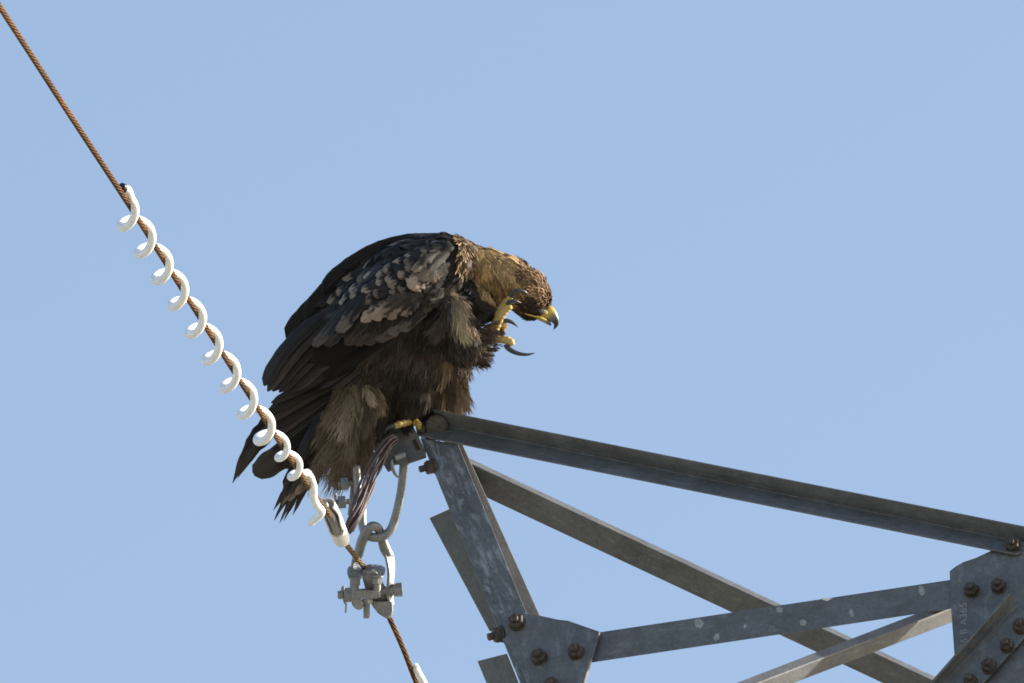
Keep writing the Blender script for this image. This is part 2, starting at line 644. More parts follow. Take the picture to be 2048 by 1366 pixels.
# big cap on the chord's bolted end and its shank
g = Geo()
p = V(873, 853, F(873, 853) + 4)
ax = (RIGHT * .18 - UP * .05 - FWD * .95).normalized()
g.add(lathe(p, ax, [(-12 * S, 24 * S), (2 * S, 24 * S), (5 * S, 22.5 * S), (7 * S, 16 * S), (8 * S, 8 * S), (8.3 * S, 0)], 28))
g.add(prism(V(850, 857, F(850, 857) + 6), (RIGHT * -1 - UP * .2), 14 * S, 18 * S, 12))
g.build('bolt', M['bolt'], chord, smooth=False, bevel=.8 * S)
axl = (RIGHT * -.93 - UP * .22 - FWD * .28).normalized()
bolt(868, 932, F(868, 932) + 4, axl, 17, leg, M['bolt'], h=15, stud=13)
bolt(1003, 1268, F(1003, 1268) + 8, axl, 19, leg, M['bolt'], h=14, stud=12)

# stamped and rolled marks
def letters(name, txt, px, py, off, rd, size, parent, mat, spacing=1.0, ext=.4, dep=F):
    """rd: reading direction in the photograph (unit px vector)"""
    ux, uy = rd[1], -rd[0]               # letter tops
    p = V(px, py, dep(px, py) + off)
    X = V(px + rd[0] * 20, py + rd[1] * 20, dep(px + rd[0] * 20, py + rd[1] * 20) + off) - p
    Y = V(px + ux * 20, py + uy * 20, dep(px + ux * 20, py + uy * 20) + off) - p
    kx, ky = X.length / (20 * S), Y.length / (20 * S)
    X.normalize()
    Z = X.cross(Y).normalized()
    Y = Z.cross(X)
    cu = bpy.data.curves.new(name, 'FONT')
    cu.body = txt
    cu.size = size * S * ky
    cu.space_character = spacing
    cu.extrude = ext * S
    cu.resolution_u = 3
    cu.fill_mode = 'BOTH'
    cu.materials.append(mat)
    tmp = bpy.data.objects.new(name, cu)
    COL.objects.link(tmp)
    dg = bpy.context.evaluated_depsgraph_get()
    me = bpy.data.meshes.new_from_object(tmp.evaluated_get(dg))
    bpy.data.objects.remove(tmp, do_unlink=True)
    mtx = Matrix((X, Y, Z)).transposed()
    vv = [p + mtx @ v.co for v in me.vertices]
    ff = [tuple(q.vertices) for q in me.polygons]
    bpy.data.meshes.remove(me)
    return obj(name, vv, ff, mat, parent)

letters('stamped_marking', '36 B A365', 1935, 1296, -.6, (-.02, -1), 21, gusr, M['mark'], 1.12)
letters('rolled_marking', 'SCEVG', 1262, 1116, -2.2, (.907, .42), 21, brace2, M['steel'], 1.3,
        dep=lambda x, y: 250 - (x - 925) * .131 + 8)
letters('rolled_marking', 'BMSS', 911, 984, -1.2, (.38, .925), 30, leg, M['steel_blue'], .85)

# chalky droppings on the strut and chord
def blot(px, py, r, parent, dep, sx=1.0, sy=1.4, off=-.8, nm='dropping'):
    k = 14
    v = [V(px, py, dep(px, py) + off)]
    ph = random.random() * 9
    for i in range(k):
        q = 2 * math.pi * i / k
        rr = r * (1 + .18 * math.sin(q * 2 + ph) + .14 * math.sin(q * 5 + ph * 2) + .1 * math.sin(q * 7 + ph * 5))
        x, y = px + math.cos(q) * rr * sx, py + math.sin(q) * rr * sy
        v.append(V(x, y, dep(x, y) + off))
    f = [(0, 1 + i, 1 + (i + 1) % k) for i in range(k)]
    n0 = len(v)
    v += [p - NT * .5 * S for p in v]
    f += [(i + n0, j + n0, l + n0) for l, j, i in f]
    for i in range(k):
        a, b2 = 1 + i, 1 + (i + 1) % k
        f.append((a, b2, b2 + n0, a + n0))
    return obj(nm, v, f, M['dropping'], parent)
sd = lambda x, y: F(x, y) + 10
for x, y, r in ((1398, 1247, 8), (1433, 1274, 5.5), (1559, 1219, 5.5), (1606, 1245, 5.5), (1703, 1226, 5), (1843, 1181, 6.5), (1490, 1252, 3)):
    blot(x, y, r, strut, sd)
g = Geo()
bp = []
for i in range(14):
    q = math.pi * i / 13
    bp.append(V(1658 - 15 * math.cos(q), 1196.5 + 5.5 * math.sin(q), sd(1658, 1198) - .9))
bp2 = [p - NT * .6 * S - W(0, 0, -1.6) * 0 for p in bp]
g.add((bp + [p + NT * .6 * S for p in bp], [tuple(range(14)), tuple(range(14, 28))[::-1]] + [(i, (i + 1) % 14, 14 + (i + 1) % 14, 14 + i) for i in range(14)]))
mw = plastic('white_dropping', (.75, .74, .72))
g.build('dropping', mw, strut)

# hanger bracket at the tip of the pylon
bd = lambda x, y: F(x, y) - 16
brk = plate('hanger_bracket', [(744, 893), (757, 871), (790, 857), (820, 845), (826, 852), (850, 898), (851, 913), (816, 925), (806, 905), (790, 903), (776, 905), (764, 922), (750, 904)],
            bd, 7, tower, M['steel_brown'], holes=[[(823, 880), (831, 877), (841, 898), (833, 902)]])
g = Geo()
g.add(box(V(834, 889, F(834, 889) + 2), W(8, 16, 0), W(8, -5, 0), W(0, 0, 4)))
g.build('slot_dark_block', M['bolt'], brk)  # dark backing added behind the slot; shade of the hole put into its colour
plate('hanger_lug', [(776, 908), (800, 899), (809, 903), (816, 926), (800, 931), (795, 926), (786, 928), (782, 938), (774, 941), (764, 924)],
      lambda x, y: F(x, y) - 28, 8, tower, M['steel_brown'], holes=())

# ------------------------------------------------------------------ earth wire
# photograph path of the wire with its distance: it comes down from over the camera to the clamp
wp = [(-760, -1176), (-330, -502), (-60, -78), (0, 14), (135, 222), (270, 428), (405, 643), (514, 814), (608, 957), (662, 1034), (690, 1085), (730, 1137), (752, 1178), (777, 1232), (805, 1294), (833, 1366), (880, 1480), (990, 1750)]
acc = [0.0]
for i in range(1, len(wp)):
    acc.append(acc[-1] + math.dist(wp[i], wp[i - 1]))
ic = wp.index((730, 1137))
RATIO = 3.0
wd = []
for i in range(len(wp)):
    s = acc[i] - acc[ic]
    wd.append(240 + s * (RATIO if i < ic else 1.6))
wctl = [(x, y, d) for (x, y), d in zip(wp, wd)]
wsp = spline(wctl, 40)
wpos = [V(*p) for p in wsp]
warc = [0.0]
for i in range(1, len(wpos)):
    warc.append(warc[-1] + (wpos[i] - wpos[i - 1]).length)
warc = np.array(warc)
wimg = np.array([0.0] + [math.dist(wsp[i][:2], wsp[i - 1][:2]) for i in range(1, len(wsp))]).cumsum()
wx = np.array([tuple(p) for p in wpos])

def wire_at(s):                      # by arc length in metres
    return Vector([np.interp(s, warc, wx[:, k]) for k in range(3)])

def wire_frame(s):
    t = (wire_at(s + .01) - wire_at(s - .01)).normalized()
    u = FWD.cross(t).normalized()            # right-up of the wire in the view
    if u.dot(RIGHT) < 0:
        u = -u
    v = t.cross(u)
    if v.dot(FWD) > 0:
        v = -v
    return t, u, v                            # v points towards the viewer side

wire_root = V(730, 1137, 240)
wg = Geo()
L = warc[-1]
LAY = .165
rw = 5.7 * S
rs = rw * .31
N = int(L / (LAY / 16))
ss = np.linspace(0, L, N)
cl = []
cols = []
base_pts = [wire_at(s) for s in ss]
fr = [wire_frame(min(max(s, .011), L - .011)) for s in ss]
s_cl = float(np.interp(acc[ic], wimg, warc))
s_sl = float(np.interp(acc[wp.index((514, 814))], wimg, warc))
def wire_tint(s):
    # bare grey-brown near the clamp, orange rust farther out
    a = 0.0 if s < s_sl else min((s - s_sl) / (s_cl - s_sl), 1.0)
    if s > s_cl:
        a = max(0.0, 1 - (s - s_cl) / .25)
    return (1.0 + .25 * a, 1.0 + 1.0 * a, 1.0 + 3.4 * a)
for k in range(6):
    pts = []
    for s, p, (t, u, v) in zip(ss, base_pts, fr):
        q = 2 * math.pi * (k / 6 - s / LAY)
        pts.append(p + (u * math.cos(q) + v * math.sin(q)) * (rw - rs))
    vf = tube(pts, rs, 6)
    c = []
    for s in ss:
        c += [wire_tint(s)] * 6
    wg.add(vf, c)
vf = tube(base_pts[::6], rs * 1.05, 6)
wg.add(vf, [wire_tint(s) for s in ss[::6] for _ in range(6)])
wire = wg.build('earth_wire', M['wire'], None, smooth=True, origin=wire_root, recalc=False)
tag(wire, 'thin rusty orange twisted steel wire slanting down from upper left through the clamp', 'wire')

# ------------------------------------------------------------------ spiral bird diverters
def s_of_img(px, py):
    """wire arc length nearest to a photograph position"""
    d = [(a[0] - px) ** 2 + (a[1] - py) ** 2 for a in wsp]
    return float(warc[int(np.argmin(d))])

def img_s(y):
    ys = np.array([p[1] for p in wsp])
    return float(np.interp(y, ys, warc))

div = thing('bird_diverter', 'long white plastic spiral wound round the wire left of the eagle', 'bird diverter', V(440, 700, -800), 'spiral bird diverters on the wire')
# right-hand bulges of the coils in the photograph give the turns
bul = [(270, 412), (304, 466), (338, 520), (371, 573), (405, 627), (440, 681), (477, 734), (516, 786), (555, 838), (577, 886), (601, 925)]
th_s = []
for i, (x, y) in enumerate(bul):
    # project on the wire direction
    best = min(range(len(wsp)), key=lambda j: (wsp[j][0] - x) ** 2 + (wsp[j][1] - y) ** 2)
    th_s.append((i * 2 * math.pi, float(warc[best])))
ths = np.array([a for a, _ in th_s])
sss = np.array([b2 for _, b2 in th_s])
def helix(th, R, oc, sshift=0.0):
    if th < 0:
        s = sss[0] + th / (2 * math.pi) * (sss[1] - sss[0])
    elif th > ths[-1]:
        s = sss[-1] + (th - ths[-1]) / (2 * math.pi) * (sss[-1] - sss[-2])
    else:
        s = float(np.interp(th, ths, sss))
    s += sshift - 6.5 * S * 3.1
    p = wire_at(s)
    t, u, v = wire_frame(s)
    return p + (u * (oc + R * math.cos(th + PH)) + v * (R * .82 * math.sin(th + PH))) * S
PH = .55
pts = []
rad = []
th_end = 10.8 * 2 * math.pi
NN = 420
for i in range(NN):
    th = -.75 + (th_end + .75) * i / (NN - 1)
    turn = th / (2 * math.pi)
    a = min(max((turn - 8.5) / .5, 0), 1)
    a = a * a * (3 - 2 * a)
    Rr = 22.8 * (1 - a) + 16.0 * a
    oc = -13.5 * (1 - a) + -5 * a
    pts.append(helix(th, Rr, oc))
    rad.append((7.9 * (1 - a) + 6.7 * a) * S)
h0 = to_px(pts[0])
h1 = to_px(pts[6])
lead = spline([(246, 376, h0[2] - 34), (256, 381, h0[2] - 22), (h0[0], h0[1], h0[2]), h1], 8)[:16]
pts = [V(*p) for p in lead] + pts
rad = [rad[0]] * len(lead) + rad
# loose tail of the spiral
tail = [(614, 945), (622, 957), (627, 975), (627, 995), (634, 1011), (643, 1022), (640, 1030), (631, 1038), (621, 1047)]
lastp = to_px(pts[-1])
tc = [lastp] + [(x, y, lastp[2] + 18 + (i * 16)) for i, (x, y) in enumerate(tail)]
tsp = spline(tc, 8)
for i, p in enumerate(tsp[1:]):
    q = i / (len(tsp) - 2)
    pts.append(V(*p))
    rad.append((6.8 + 1.2 * math.sin(q * 3.1)) * S)
vf = tube(pts, rad, 14)
obj('spiral', vf[0], vf[1], M['pvc'], div, smooth=True, recalc=False)
e0, e1 = pts[0], pts[1]
dirn = (e0 - e1).normalized()
obj('end_cap', *lathe(e0 - dirn * 4 * S, dirn, [(0, 8.9 * S), (9 * S, 8.9 * S), (10.5 * S, 7.5 * S), (11 * S, 0)], 16), M['black'], div, smooth=False, bevel=.6 * S)

div2 = thing('bird_diverter', 'short white plastic tube end lying along the wire below the clamp', 'bird diverter', V(850, 1400, 320), 'spiral bird diverters on the wire')
d2 = float(np.interp(1335, [p[1] for p in wsp], [p[2] for p in wsp]))
obj('spiral', *ptube([(829, 1331, d2 + 4, 7.6), (836, 1345, d2 + 14, 7.6), (847, 1366, d2 + 26, 7.8), (868, 1410, d2 + 40, 8), (882, 1460, d2 + 20, 8), (868, 1500, d2 - 10, 8)], 14, 6), M['pvc'], div2, smooth=True)

# ------------------------------------------------------------------ slit plastic sleeve on the wire
sl = thing('cable_sleeve', 'slit ivory plastic sleeve on the wire just above the clamp', 'sleeve', V(675, 1050, 0))
dsl = float(np.interp(1034, [p[1] for p in wsp], [p[2] for p in wsp]))
pa, pb = V(655, 1008, dsl - 30), V(684, 1082, dsl + 90)
t = (pb - pa).normalized()
u = t.cross(FWD).normalized()
if u.dot(RIGHT) < 0:
    u = -u
v_ = u.cross(t)
if v_.dot(FWD) > 0:
    v_ = -v_
sv, sf_, NA, NTT = [], [], 24, 22
def sl_gap(tt):
    if tt < .62:
        return R_(62) * (1 + .18 * math.sin(tt * 9)) * min(1, .75 + tt)
    return R_(62) * max(0.0, 1 - ((tt - .62) / .1) ** 2) if tt < .72 else 0.0
for i in range(NTT + 1):
    tt = i / NTT
    c0 = pa.lerp(pb, tt)
    r0 = (15 + 2.5 * min(tt * 3, 1)) * S
    if tt > .9:
        r0 *= 1 - (tt - .9) * 1.6
    gp = sl_gap(tt)
    for k in range(NA + 1):
        q = gp + (2 * math.pi - 2 * gp) * k / NA
        ang = q + .35 * (1 if tt < 2 else 0)
        sv.append(c0 + (v_ * math.cos(ang) - u * math.sin(ang)) * r0)
for i in range(NTT):
    for k in range(NA):
        a = i * (NA + 1) + k
        sf_.append((a, a + 1, a + NA + 2, a + NA + 1))
so = obj('tube', sv, sf_, M['sleeve'], sl, smooth=True)
md = so.modifiers.new('wall', 'SOLIDIFY')
md.thickness = 2.6 * S
md.offset = -1
obj('armour_rod', *ptube([(646, 1006, dsl - 46, 8), (662, 1032, dsl - 4, 8.5), (674, 1058, dsl + 38, 8), (677, 1066, dsl + 50, 5)], 14, 6), M['galv'], sl, smooth=True)

# ------------------------------------------------------------------ earthing jumper: a bundle of bare strands
jm = thing('earthing_jumper', 'bundle of dark bare copper strands bending from the bracket down to the sleeve', 'cable', V(740, 950, 190))
jc = [(790, 878, 222, 8), (776, 888, 205, 11), (759, 912, 185, 13.5), (742, 947, 160, 14), (728, 987, 128, 14), (715, 1021, 90, 13), (704, 1046, 75, 11), (694, 1068, 80, 8)]
jsp = spline(jc, 8)
jpos = [V(p[0], p[1], p[2]) for p in jsp]
jfr = frames(jpos)
for k in range(13):
    pts = []
    ph = 2 * math.pi * k / 9 + random.uniform(-.3, .3)
    rr_ = .92 if k < 9 else .42
    tl = random.uniform(.94, 1.0)
    for i, (p, (t, a, b2)) in enumerate(zip(jpos, jfr)):
        if i > tl * (len(jpos) - 1):
            break
        q = ph + i * .028 + .12 * math.sin(i * .3 + k)
        r = jsp[i][3] * rr_ * (1 + .10 * math.sin(i * .25 + k * 1.7)) * S
        pts.append(p + (a * math.cos(q) + b2 * math.sin(q)) * r)
    obj('strand', *tube(pts, 2.5 * S, 7), M['strand'], jm, smooth=True)

# ------------------------------------------------------------------ hanger hardware
sh = thing('shackle', 'grey galvanised U shaped shackle hanging from the bracket at the pylon tip', 'shackle', V(770, 1000, 235))
obj('bow', *ptube([(808, 915, 236, 8.6), (807, 935, 234, 8.6), (803, 975, 230, 8.4), (796, 1012, 226, 8.4), (789, 1040, 222, 8.6), (781, 1060, 218, 9), (767, 1072, 214, 9.3), (750, 1075, 212, 9.3), (735, 1070, 216, 9.3), (726, 1055, 222, 9), (724, 1035, 228, 8.6), (725, 1018, 234, 8.4), (722, 1002, 240, 8.4), (715, 975, 246, 8.4), (712, 930, 250, 8.4)], 16, 6),
    M['galv'], sh, smooth=True)
g = Geo()
g.add(lathe(V(790, 917, 222), W(1, -.35, .1), [(0, 8 * S), (22 * S, 8 * S)], 16))
g.build('pin', M['galv'], sh)
g = Geo()
g.add(ptube([(783, 920, 214, 3), (785, 934, 210, 3.6), (789, 946, 208, 3.2), (796, 955, 208, 2)], 8, 5))
g.build('split_pin', M['galv'], sh, smooth=True)

ec = thing('earthing_clamp', 'flat grey steel lug with two bolts behind the copper strands', 'clamp', V(708, 985, 200))
g = Geo()
ctr = V(707, 985, 262)
g.add(box(ctr, W(6.5, 0, 1.5), W(-5, 46, 0), W(1, 0, -3.5)))
g.build('bar', M['galv'], ec, bevel=1 * S)
for x, y in ((701, 966), (696, 1003)):
    g = Geo()
    axn = (RIGHT * -1 + UP * -.08 - FWD * .1).normalized()
    p = V(x + 4, y, 257)
    g.add(lathe(p, axn, [(0, 5.5 * S), (12 * S, 5.5 * S)], 12))
    g.add(prism(p + axn * 9 * S, axn, 14 * S, 15 * S, 6, .3))
    g.add(lathe(p + axn * 24 * S, axn, [(0, 6 * S), (5 * S, 5.6 * S)], 12))
    g.build('bolt', M['galv'], ec, bevel=.8 * S)
g = Geo()
g.add(ptube([(671, 1003, 245, 1.6), (669, 992, 243, 1.8), (670, 986, 243, 1.6), (672, 992, 244, 1.6), (672, 1004, 247, 1.4)], 8, 4))
g.build('split_pin', M['galv'], ec, smooth=True)

lk = thing('twisted_link', 'twisted grey steel link looped through the shackle and holding the clamp', 'link', V(750, 1100, 230))
RAD = 9.8
obj('loop', *ptube([(712, 1121, 236, 9), (718, 1103, 228, 10), (724, 1083, 216, 10.5), (733, 1063, 205, 10), (743, 1053, 203, 9.6), (753, 1054, 208, 9.6), (760, 1064, 222, 9.6), (765, 1082, 236, 10), (771, 1099, 242, 11), (778, 1113, 242, 9)], 16, 6),
    M['galv'], lk, smooth=True)
def strap(ctl, name):
    """flat strap through (px,py,d, half width px, thickness px, wx, wy, wd) points"""
    sp = spline(ctl, 5)
    v, f = [], []
    for i, p in enumerate(sp):
        c = V(p[0], p[1], p[2])
        wdir = W(p[5], p[6], p[7]).normalized()
        a = V(*sp[max(i - 1, 0)][:3])
        b2 = V(*sp[min(i + 1, len(sp) - 1)][:3])
        t = (b2 - a).normalized()
        nn_ = t.cross(wdir).normalized()
        hw, th = p[3] * S, p[4] * S * .5
        v += [c - wdir * hw - nn_ * th, c + wdir * hw - nn_ * th, c + wdir * hw + nn_ * th, c - wdir * hw + nn_ * th]
    for i in range(len(sp) - 1):
        for k in range(4):
            f.append((i * 4 + k, i * 4 + (k + 1) % 4, i * 4 + 4 + (k + 1) % 4, i * 4 + 4 + k))
    f += [(0, 1, 2, 3), tuple(len(sp) * 4 - 4 + k for k in range(4))]
    return obj(name, v, f, M['galv'], lk, bevel=.8 * S)
strap([(772, 1100, 240, 10, 7, 1, -.3, .4), (779, 1116, 238, 11, 6, .8, .1, .7), (782, 1140, 236, 11, 6, .55, .0, .9), (781, 1165, 236, 11, 6, .5, 0, 1), (779, 1188, 236, 11, 6, .5, 0, 1), (783, 1210, 236, 7, 6, .5, 0, 1)], 'strap')
strap([(718, 1106, 232, 10, 7, 1, .3, .2), (711, 1120, 238, 8, 6, .7, .2, .7), (707, 1140, 240, 8, 6, .5, 0, 1), (706, 1170, 240, 9, 6, .5, 0, 1), (710, 1200, 240, 9, 6, .5, 0, 1), (715, 1214, 240, 6, 6, .5, 0, 1)], 'strap')

sc_ = thing('suspension_clamp', 'grey galvanised bolted clamp gripping the wire below the shackle', 'clamp', V(740, 1180, 240))
# saddle body, swept under the wire
g = Geo()
def hull(section_pts):
    v, f = [], []
    n = len(section_pts[0])
    for sec in section_pts:
        v += [V(*p) for p in sec]
    for i in range(len(section_pts) - 1):
        for k in range(n):
            f.append((i * n + k, i * n + (k + 1) % n, i * n + n + (k + 1) % n, i * n + n + k))
    f += [tuple(range(n))[::-1], tuple(range(len(v) - n, len(v)))]
    return v, f
def ring(cx, cy, cd, rx, ry, n=16, tilt=0.0, dd=0.0):
    return [(cx + rx * math.cos(2 * math.pi * k / n) * math.cos(tilt) - ry * math.sin(2 * math.pi * k / n) * math.sin(tilt),
             cy + rx * math.cos(2 * math.pi * k / n) * math.sin(tilt) + ry * math.sin(2 * math.pi * k / n) * math.cos(tilt),
             cd + dd * math.sin(2 * math.pi * k / n)) for k in range(n)]
g.add(hull([ring(738, 1146, 214, 15, 9, dd=4), ring(742, 1156, 222, 17, 15, dd=4), ring(750, 1176, 232, 19, 21, dd=4), ring(760, 1198, 242, 20, 22, dd=4), ring(768, 1214, 252, 17, 18, dd=4), ring(775, 1227, 262, 11, 10, dd=4)]))
g.build('saddle', M['galv'], sc_, smooth=True)
g = Geo()
v, f = [], []
side = [(746, 1200), (752, 1203), (784, 1203), (785, 1222), (782, 1231), (772, 1230), (757, 1227), (750, 1214)]
g.add(([V(x, y, 226) for x, y in side] + [V(x + 2, y - 2, 262) for x, y in side],
       [tuple(range(8)), tuple(range(8, 16))[::-1]] + [(k, (k + 1) % 8, 8 + (k + 1) % 8, 8 + k) for k in range(8)]))
g.build('tail_cheek', M['galv'], sc_, bevel=1.2 * S)
# keeper plate with rounded dome
g = Geo()
kp = [(694, 1148), (697, 1142), (706, 1139), (716, 1141), (726, 1147), (738, 1143), (750, 1137), (764, 1139), (771, 1143), (770, 1150), (760, 1153), (745, 1149), (732, 1154), (712, 1153), (697, 1155)]
n = len(kp)
g.add(([V(x, y, 214 + (1154 - y) * .6) for x, y in kp] + [V(x, y - 9, 244) for x, y in kp],
       [tuple(range(n)), tuple(range(n, 2 * n))[::-1]] + [(k, (k + 1) % n, n + (k + 1) % n, n + k) for k in range(n)]))
g.build('keeper', M['galv'], sc_, bevel=1.2 * S)
g = Geo()
rr = []
for k in range(7):
    q = math.pi / 2 * k / 6
    rr.append((19 * S * math.sin(q), 19 * S * math.cos(q)))
g.add(lathe(V(742, 1146, 246), UP, [(z * .95, r) for z, r in rr], 20))
g.build('dome', M['galv'], sc_, smooth=True)
# two hanging studs of the U bolts with nuts
for x, y in ((710, 1154), (754, 1151)):
    g = Geo()
    dn = (-UP * 1 + FWD * .12).normalized()
    p = V(x, y, 214)
    g.add(lathe(p, dn, [(0, 13.5 * S), (3 * S, 13.5 * S), (3.4 * S, 11 * S)], 18))
    g.add(prism(p + dn * 3.6 * S, dn, 11.5 * S, 13 * S, 6, .25))
    prof = [(16 * S, 8 * S)]
    for k in range(9):
        prof += [(17 * S + k * 2.8 * S, 8 * S), (18.4 * S + k * 2.8 * S, 7.5 * S)]
    prof += [(43 * S, 8 * S), (44 * S, 6.5 * S)]
    g.add(lathe(p, dn, prof, 16))
    g.build('hanging_bolt', M['galv'], sc_, bevel=.5 * S)
g = Geo()
g.add(box(V(730, 1189, 216), W(24, 0, 0), W(0, 8.5, 1), W(0, 0, 7)))
g.build('cross_bar', M['galv'], sc_, bevel=2 * S)
# through pin with nut, head and split pin
g = Geo()
axn = W(-1, .085, 0).normalized()
p = V(795, 1180, 236)
prof = [(0, 9 * S), (100 * S, 9 * S)]
for k in range(7):
    prof += [(102 * S + k * 2.6 * S, 9 * S), (103.3 * S + k * 2.6 * S, 8.3 * S)]
prof += [(121 * S, 7 * S)]
g.add(lathe(p, axn, prof, 16))
g.add(prism(V(792, 1180, 236), -axn, 15 * S, 13 * S, 6, .5))
g.add(lathe(V(792, 1180, 236), axn, [(0, 13 * S), (5 * S, 13 * S)], 18))
g.add(prism(V(705, 1189, 236), axn, 15.5 * S, 16 * S, 6, .15))
g.build('through_bolt', M['galv'], sc_, bevel=.8 * S)
g = Geo()
g.add(ptube([(691, 1226, 226, 1.8), (692, 1212, 226, 1.8), (690, 1195, 227, 1.8), (688, 1180, 226, 1.8), (686, 1173, 226, 1.8), (683.5, 1180, 226, 1.8), (685, 1192, 227, 1.8), (690, 1208, 230, 1.6)], 8, 4))
g.build('split_pin', M['galv'], sc_, smooth=True)
g = Geo()
dn = (-UP).normalized()
p = V(733, 1198, 228)
g.add(prism(p, dn, 13 * S, 10 * S, 6, .1))
prof = []
for k in range(8):
    prof += [(10 * S + k * 3.4 * S, 6.8 * S), (11.7 * S + k * 3.4 * S, 6.3 * S)]
prof += [(38 * S, 6.8 * S), (39 * S, 5.6 * S)]
g.add(lathe(p, dn, prof, 14))
g.build('hanging_bolt', M['galv'], sc_, bevel=.5 * S)
g = Geo()
g.add(lathe(V(716, 1206, 222), (RIGHT * -.6 + UP * -.45 - FWD * .7), [(0, 14 * S), (4 * S, 14 * S)], 18))
g.build('washer', M['galv'], sc_, bevel=.6 * S)

# ------------------------------------------------------------------ the eagle
DE = 262.0                                      # distance of the bird's middle plane
eagle = thing('golden_eagle', 'dark brown golden eagle on the pylon tip scratching its face with a raised yellow foot', 'eagle', V(815, 850, DE))

def E(x, y, d=0.0):
    return V(x, y, DE + d)

# --- body: one continuous surface grown from overlapping tapered limbs
bm = bmesh.new()
def ball(c, r, sub=3):
    bmesh.ops.create_icosphere(bm, subdivisions=sub, radius=r, matrix=Matrix.Translation(c))
def limb(ctl, step=.35):
    """ctl: (x, y, d, r)"""
    for i in range(len(ctl) - 1):
        a, b2 = np.array(ctl[i], float), np.array(ctl[i + 1], float)
        dist = np.linalg.norm(a[:3] - b2[:3])
        n = max(1, int(dist / (step * min(a[3], b2[3]))))
        for k in range(n + (1 if i == len(ctl) - 2 else 0)):
            p = a + (b2 - a) * k / n
            ball(E(p[0], p[1], p[2]), p[3] * S, 2)
# back, shoulders and rump
limb([(874, 556, 0, 92), (825, 586, 0, 112), (770, 650, 0, 112), (735, 720, 5, 96), (712, 800, 10, 74), (695, 870, 14, 50), (692, 925, 14, 28)])
# breast and belly
limb([(890, 590, -5, 78), (880, 660, -5, 84), (878, 700, 5, 66), (880, 735, 20, 48)])
limb([(780, 720, 5, 80), (830, 720, 5, 78), (880, 700, 5, 70)])
# neck and head
limb([(900, 535, 0, 68), (945, 549, -6, 57), (985, 557, -12, 57), (1022, 567, -18, 53), (1049, 582, -22, 49), (1063, 597, -22, 42)])
limb([(1062, 611, -22, 31), (1079, 615, -22, 17)])
# standing leg and the far thigh
limb([(830, 740, 10, 60), (826, 790, 0, 44), (818, 825, -4, 26), (813, 846, -6, 14)])
limb([(895, 745, 45, 44), (900, 785, 52, 36), (905, 820, 56, 26), (900, 850, 60, 14)])
limb([(845, 755, 30, 44), (866, 815, 40, 34), (864, 846, 44, 28)])
limb([(795, 760, 22, 40), (782, 820, 16, 28), (774, 850, 10, 15)])
limb([(725, 850, 12, 34), (728, 890, 12, 20)])
# raised leg
limb([(860, 650, -70, 52), (905, 618, -108, 32), (925, 650, -122, 32), (935, 685, -122, 30)])
limb([(935, 690, -118, 30), (955, 680, -112, 21), (975, 668, -104, 14), (990, 657, -98, 11)])
limb([(930, 690, -90, 40), (955, 705, -75, 26)])
limb([(925, 600, -60, 44), (955, 615, -62, 34), (978, 624, -68, 20), (990, 628, -72, 11)])
# near wing
limb([(895, 525, -58, 52), (850, 545, -78, 56), (800, 575, -88, 58), (745, 615, -92, 54), (690, 665, -92, 44), (640, 710, -88, 32), (590, 745, -82, 20)])
limb([(890, 560, -70, 48), (860, 610, -86, 40), (800, 655, -92, 34), (730, 705, -94, 26), (660, 745, -92, 18)])
# far wing
limb([(885, 520, 60, 57), (825, 525, 80, 61), (765, 553, 86, 62), (700, 606, 88, 52), (650, 660, 86, 34), (610, 700, 84, 20)])
me = bpy.data.meshes.new('body_raw')
bm.to_mesh(me)
bm.free()
tmp = bpy.data.objects.new('body_raw', me)
COL.objects.link(tmp)
r_ = tmp.modifiers.new('remesh', 'REMESH')
r_.mode = 'VOXEL'
r_.voxel_size = .0045
s_ = tmp.modifiers.new('smooth', 'SMOOTH')
s_.factor = .5
s_.iterations = 7
dg = bpy.context.evaluated_depsgraph_get()
me2 = bpy.data.meshes.new_from_object(tmp.evaluated_get(dg))
bpy.data.objects.remove(tmp, do_unlink=True)
bv = [v.co.copy() for v in me2.vertices]
bf = [tuple(p.vertices) for p in me2.polygons]
bvh = BVHTree.FromPolygons(bv, bf)
bn = np.zeros(len(bv) * 3, dtype=np.float32)
me2.vertices.foreach_get('normal', bn)
bn = bn.reshape(-1, 3)

def surf(px, py):
    """first body surface met on the line of sight: depth relative to DE and normal"""
    q = V(px, py, DE)
    hit, nor, _, _ = bvh.ray_cast(CAM, (q - CAM).normalized())
    if hit is None:
        return None, None
    return to_px(hit)[2] - DE, nor

# --- plumage colours by region of the body
DARK = np.array((.020, .017, .0155))
def seg_d(x, y, ax, ay, bx, by):
    t = ((x - ax) * (bx - ax) + (y - ay) * (by - ay)) / ((bx - ax) ** 2 + (by - ay) ** 2)
    t = min(max(t, 0), 1)
    return math.hypot(x - ax - t * (bx - ax), y - ay - t * (by - ay))

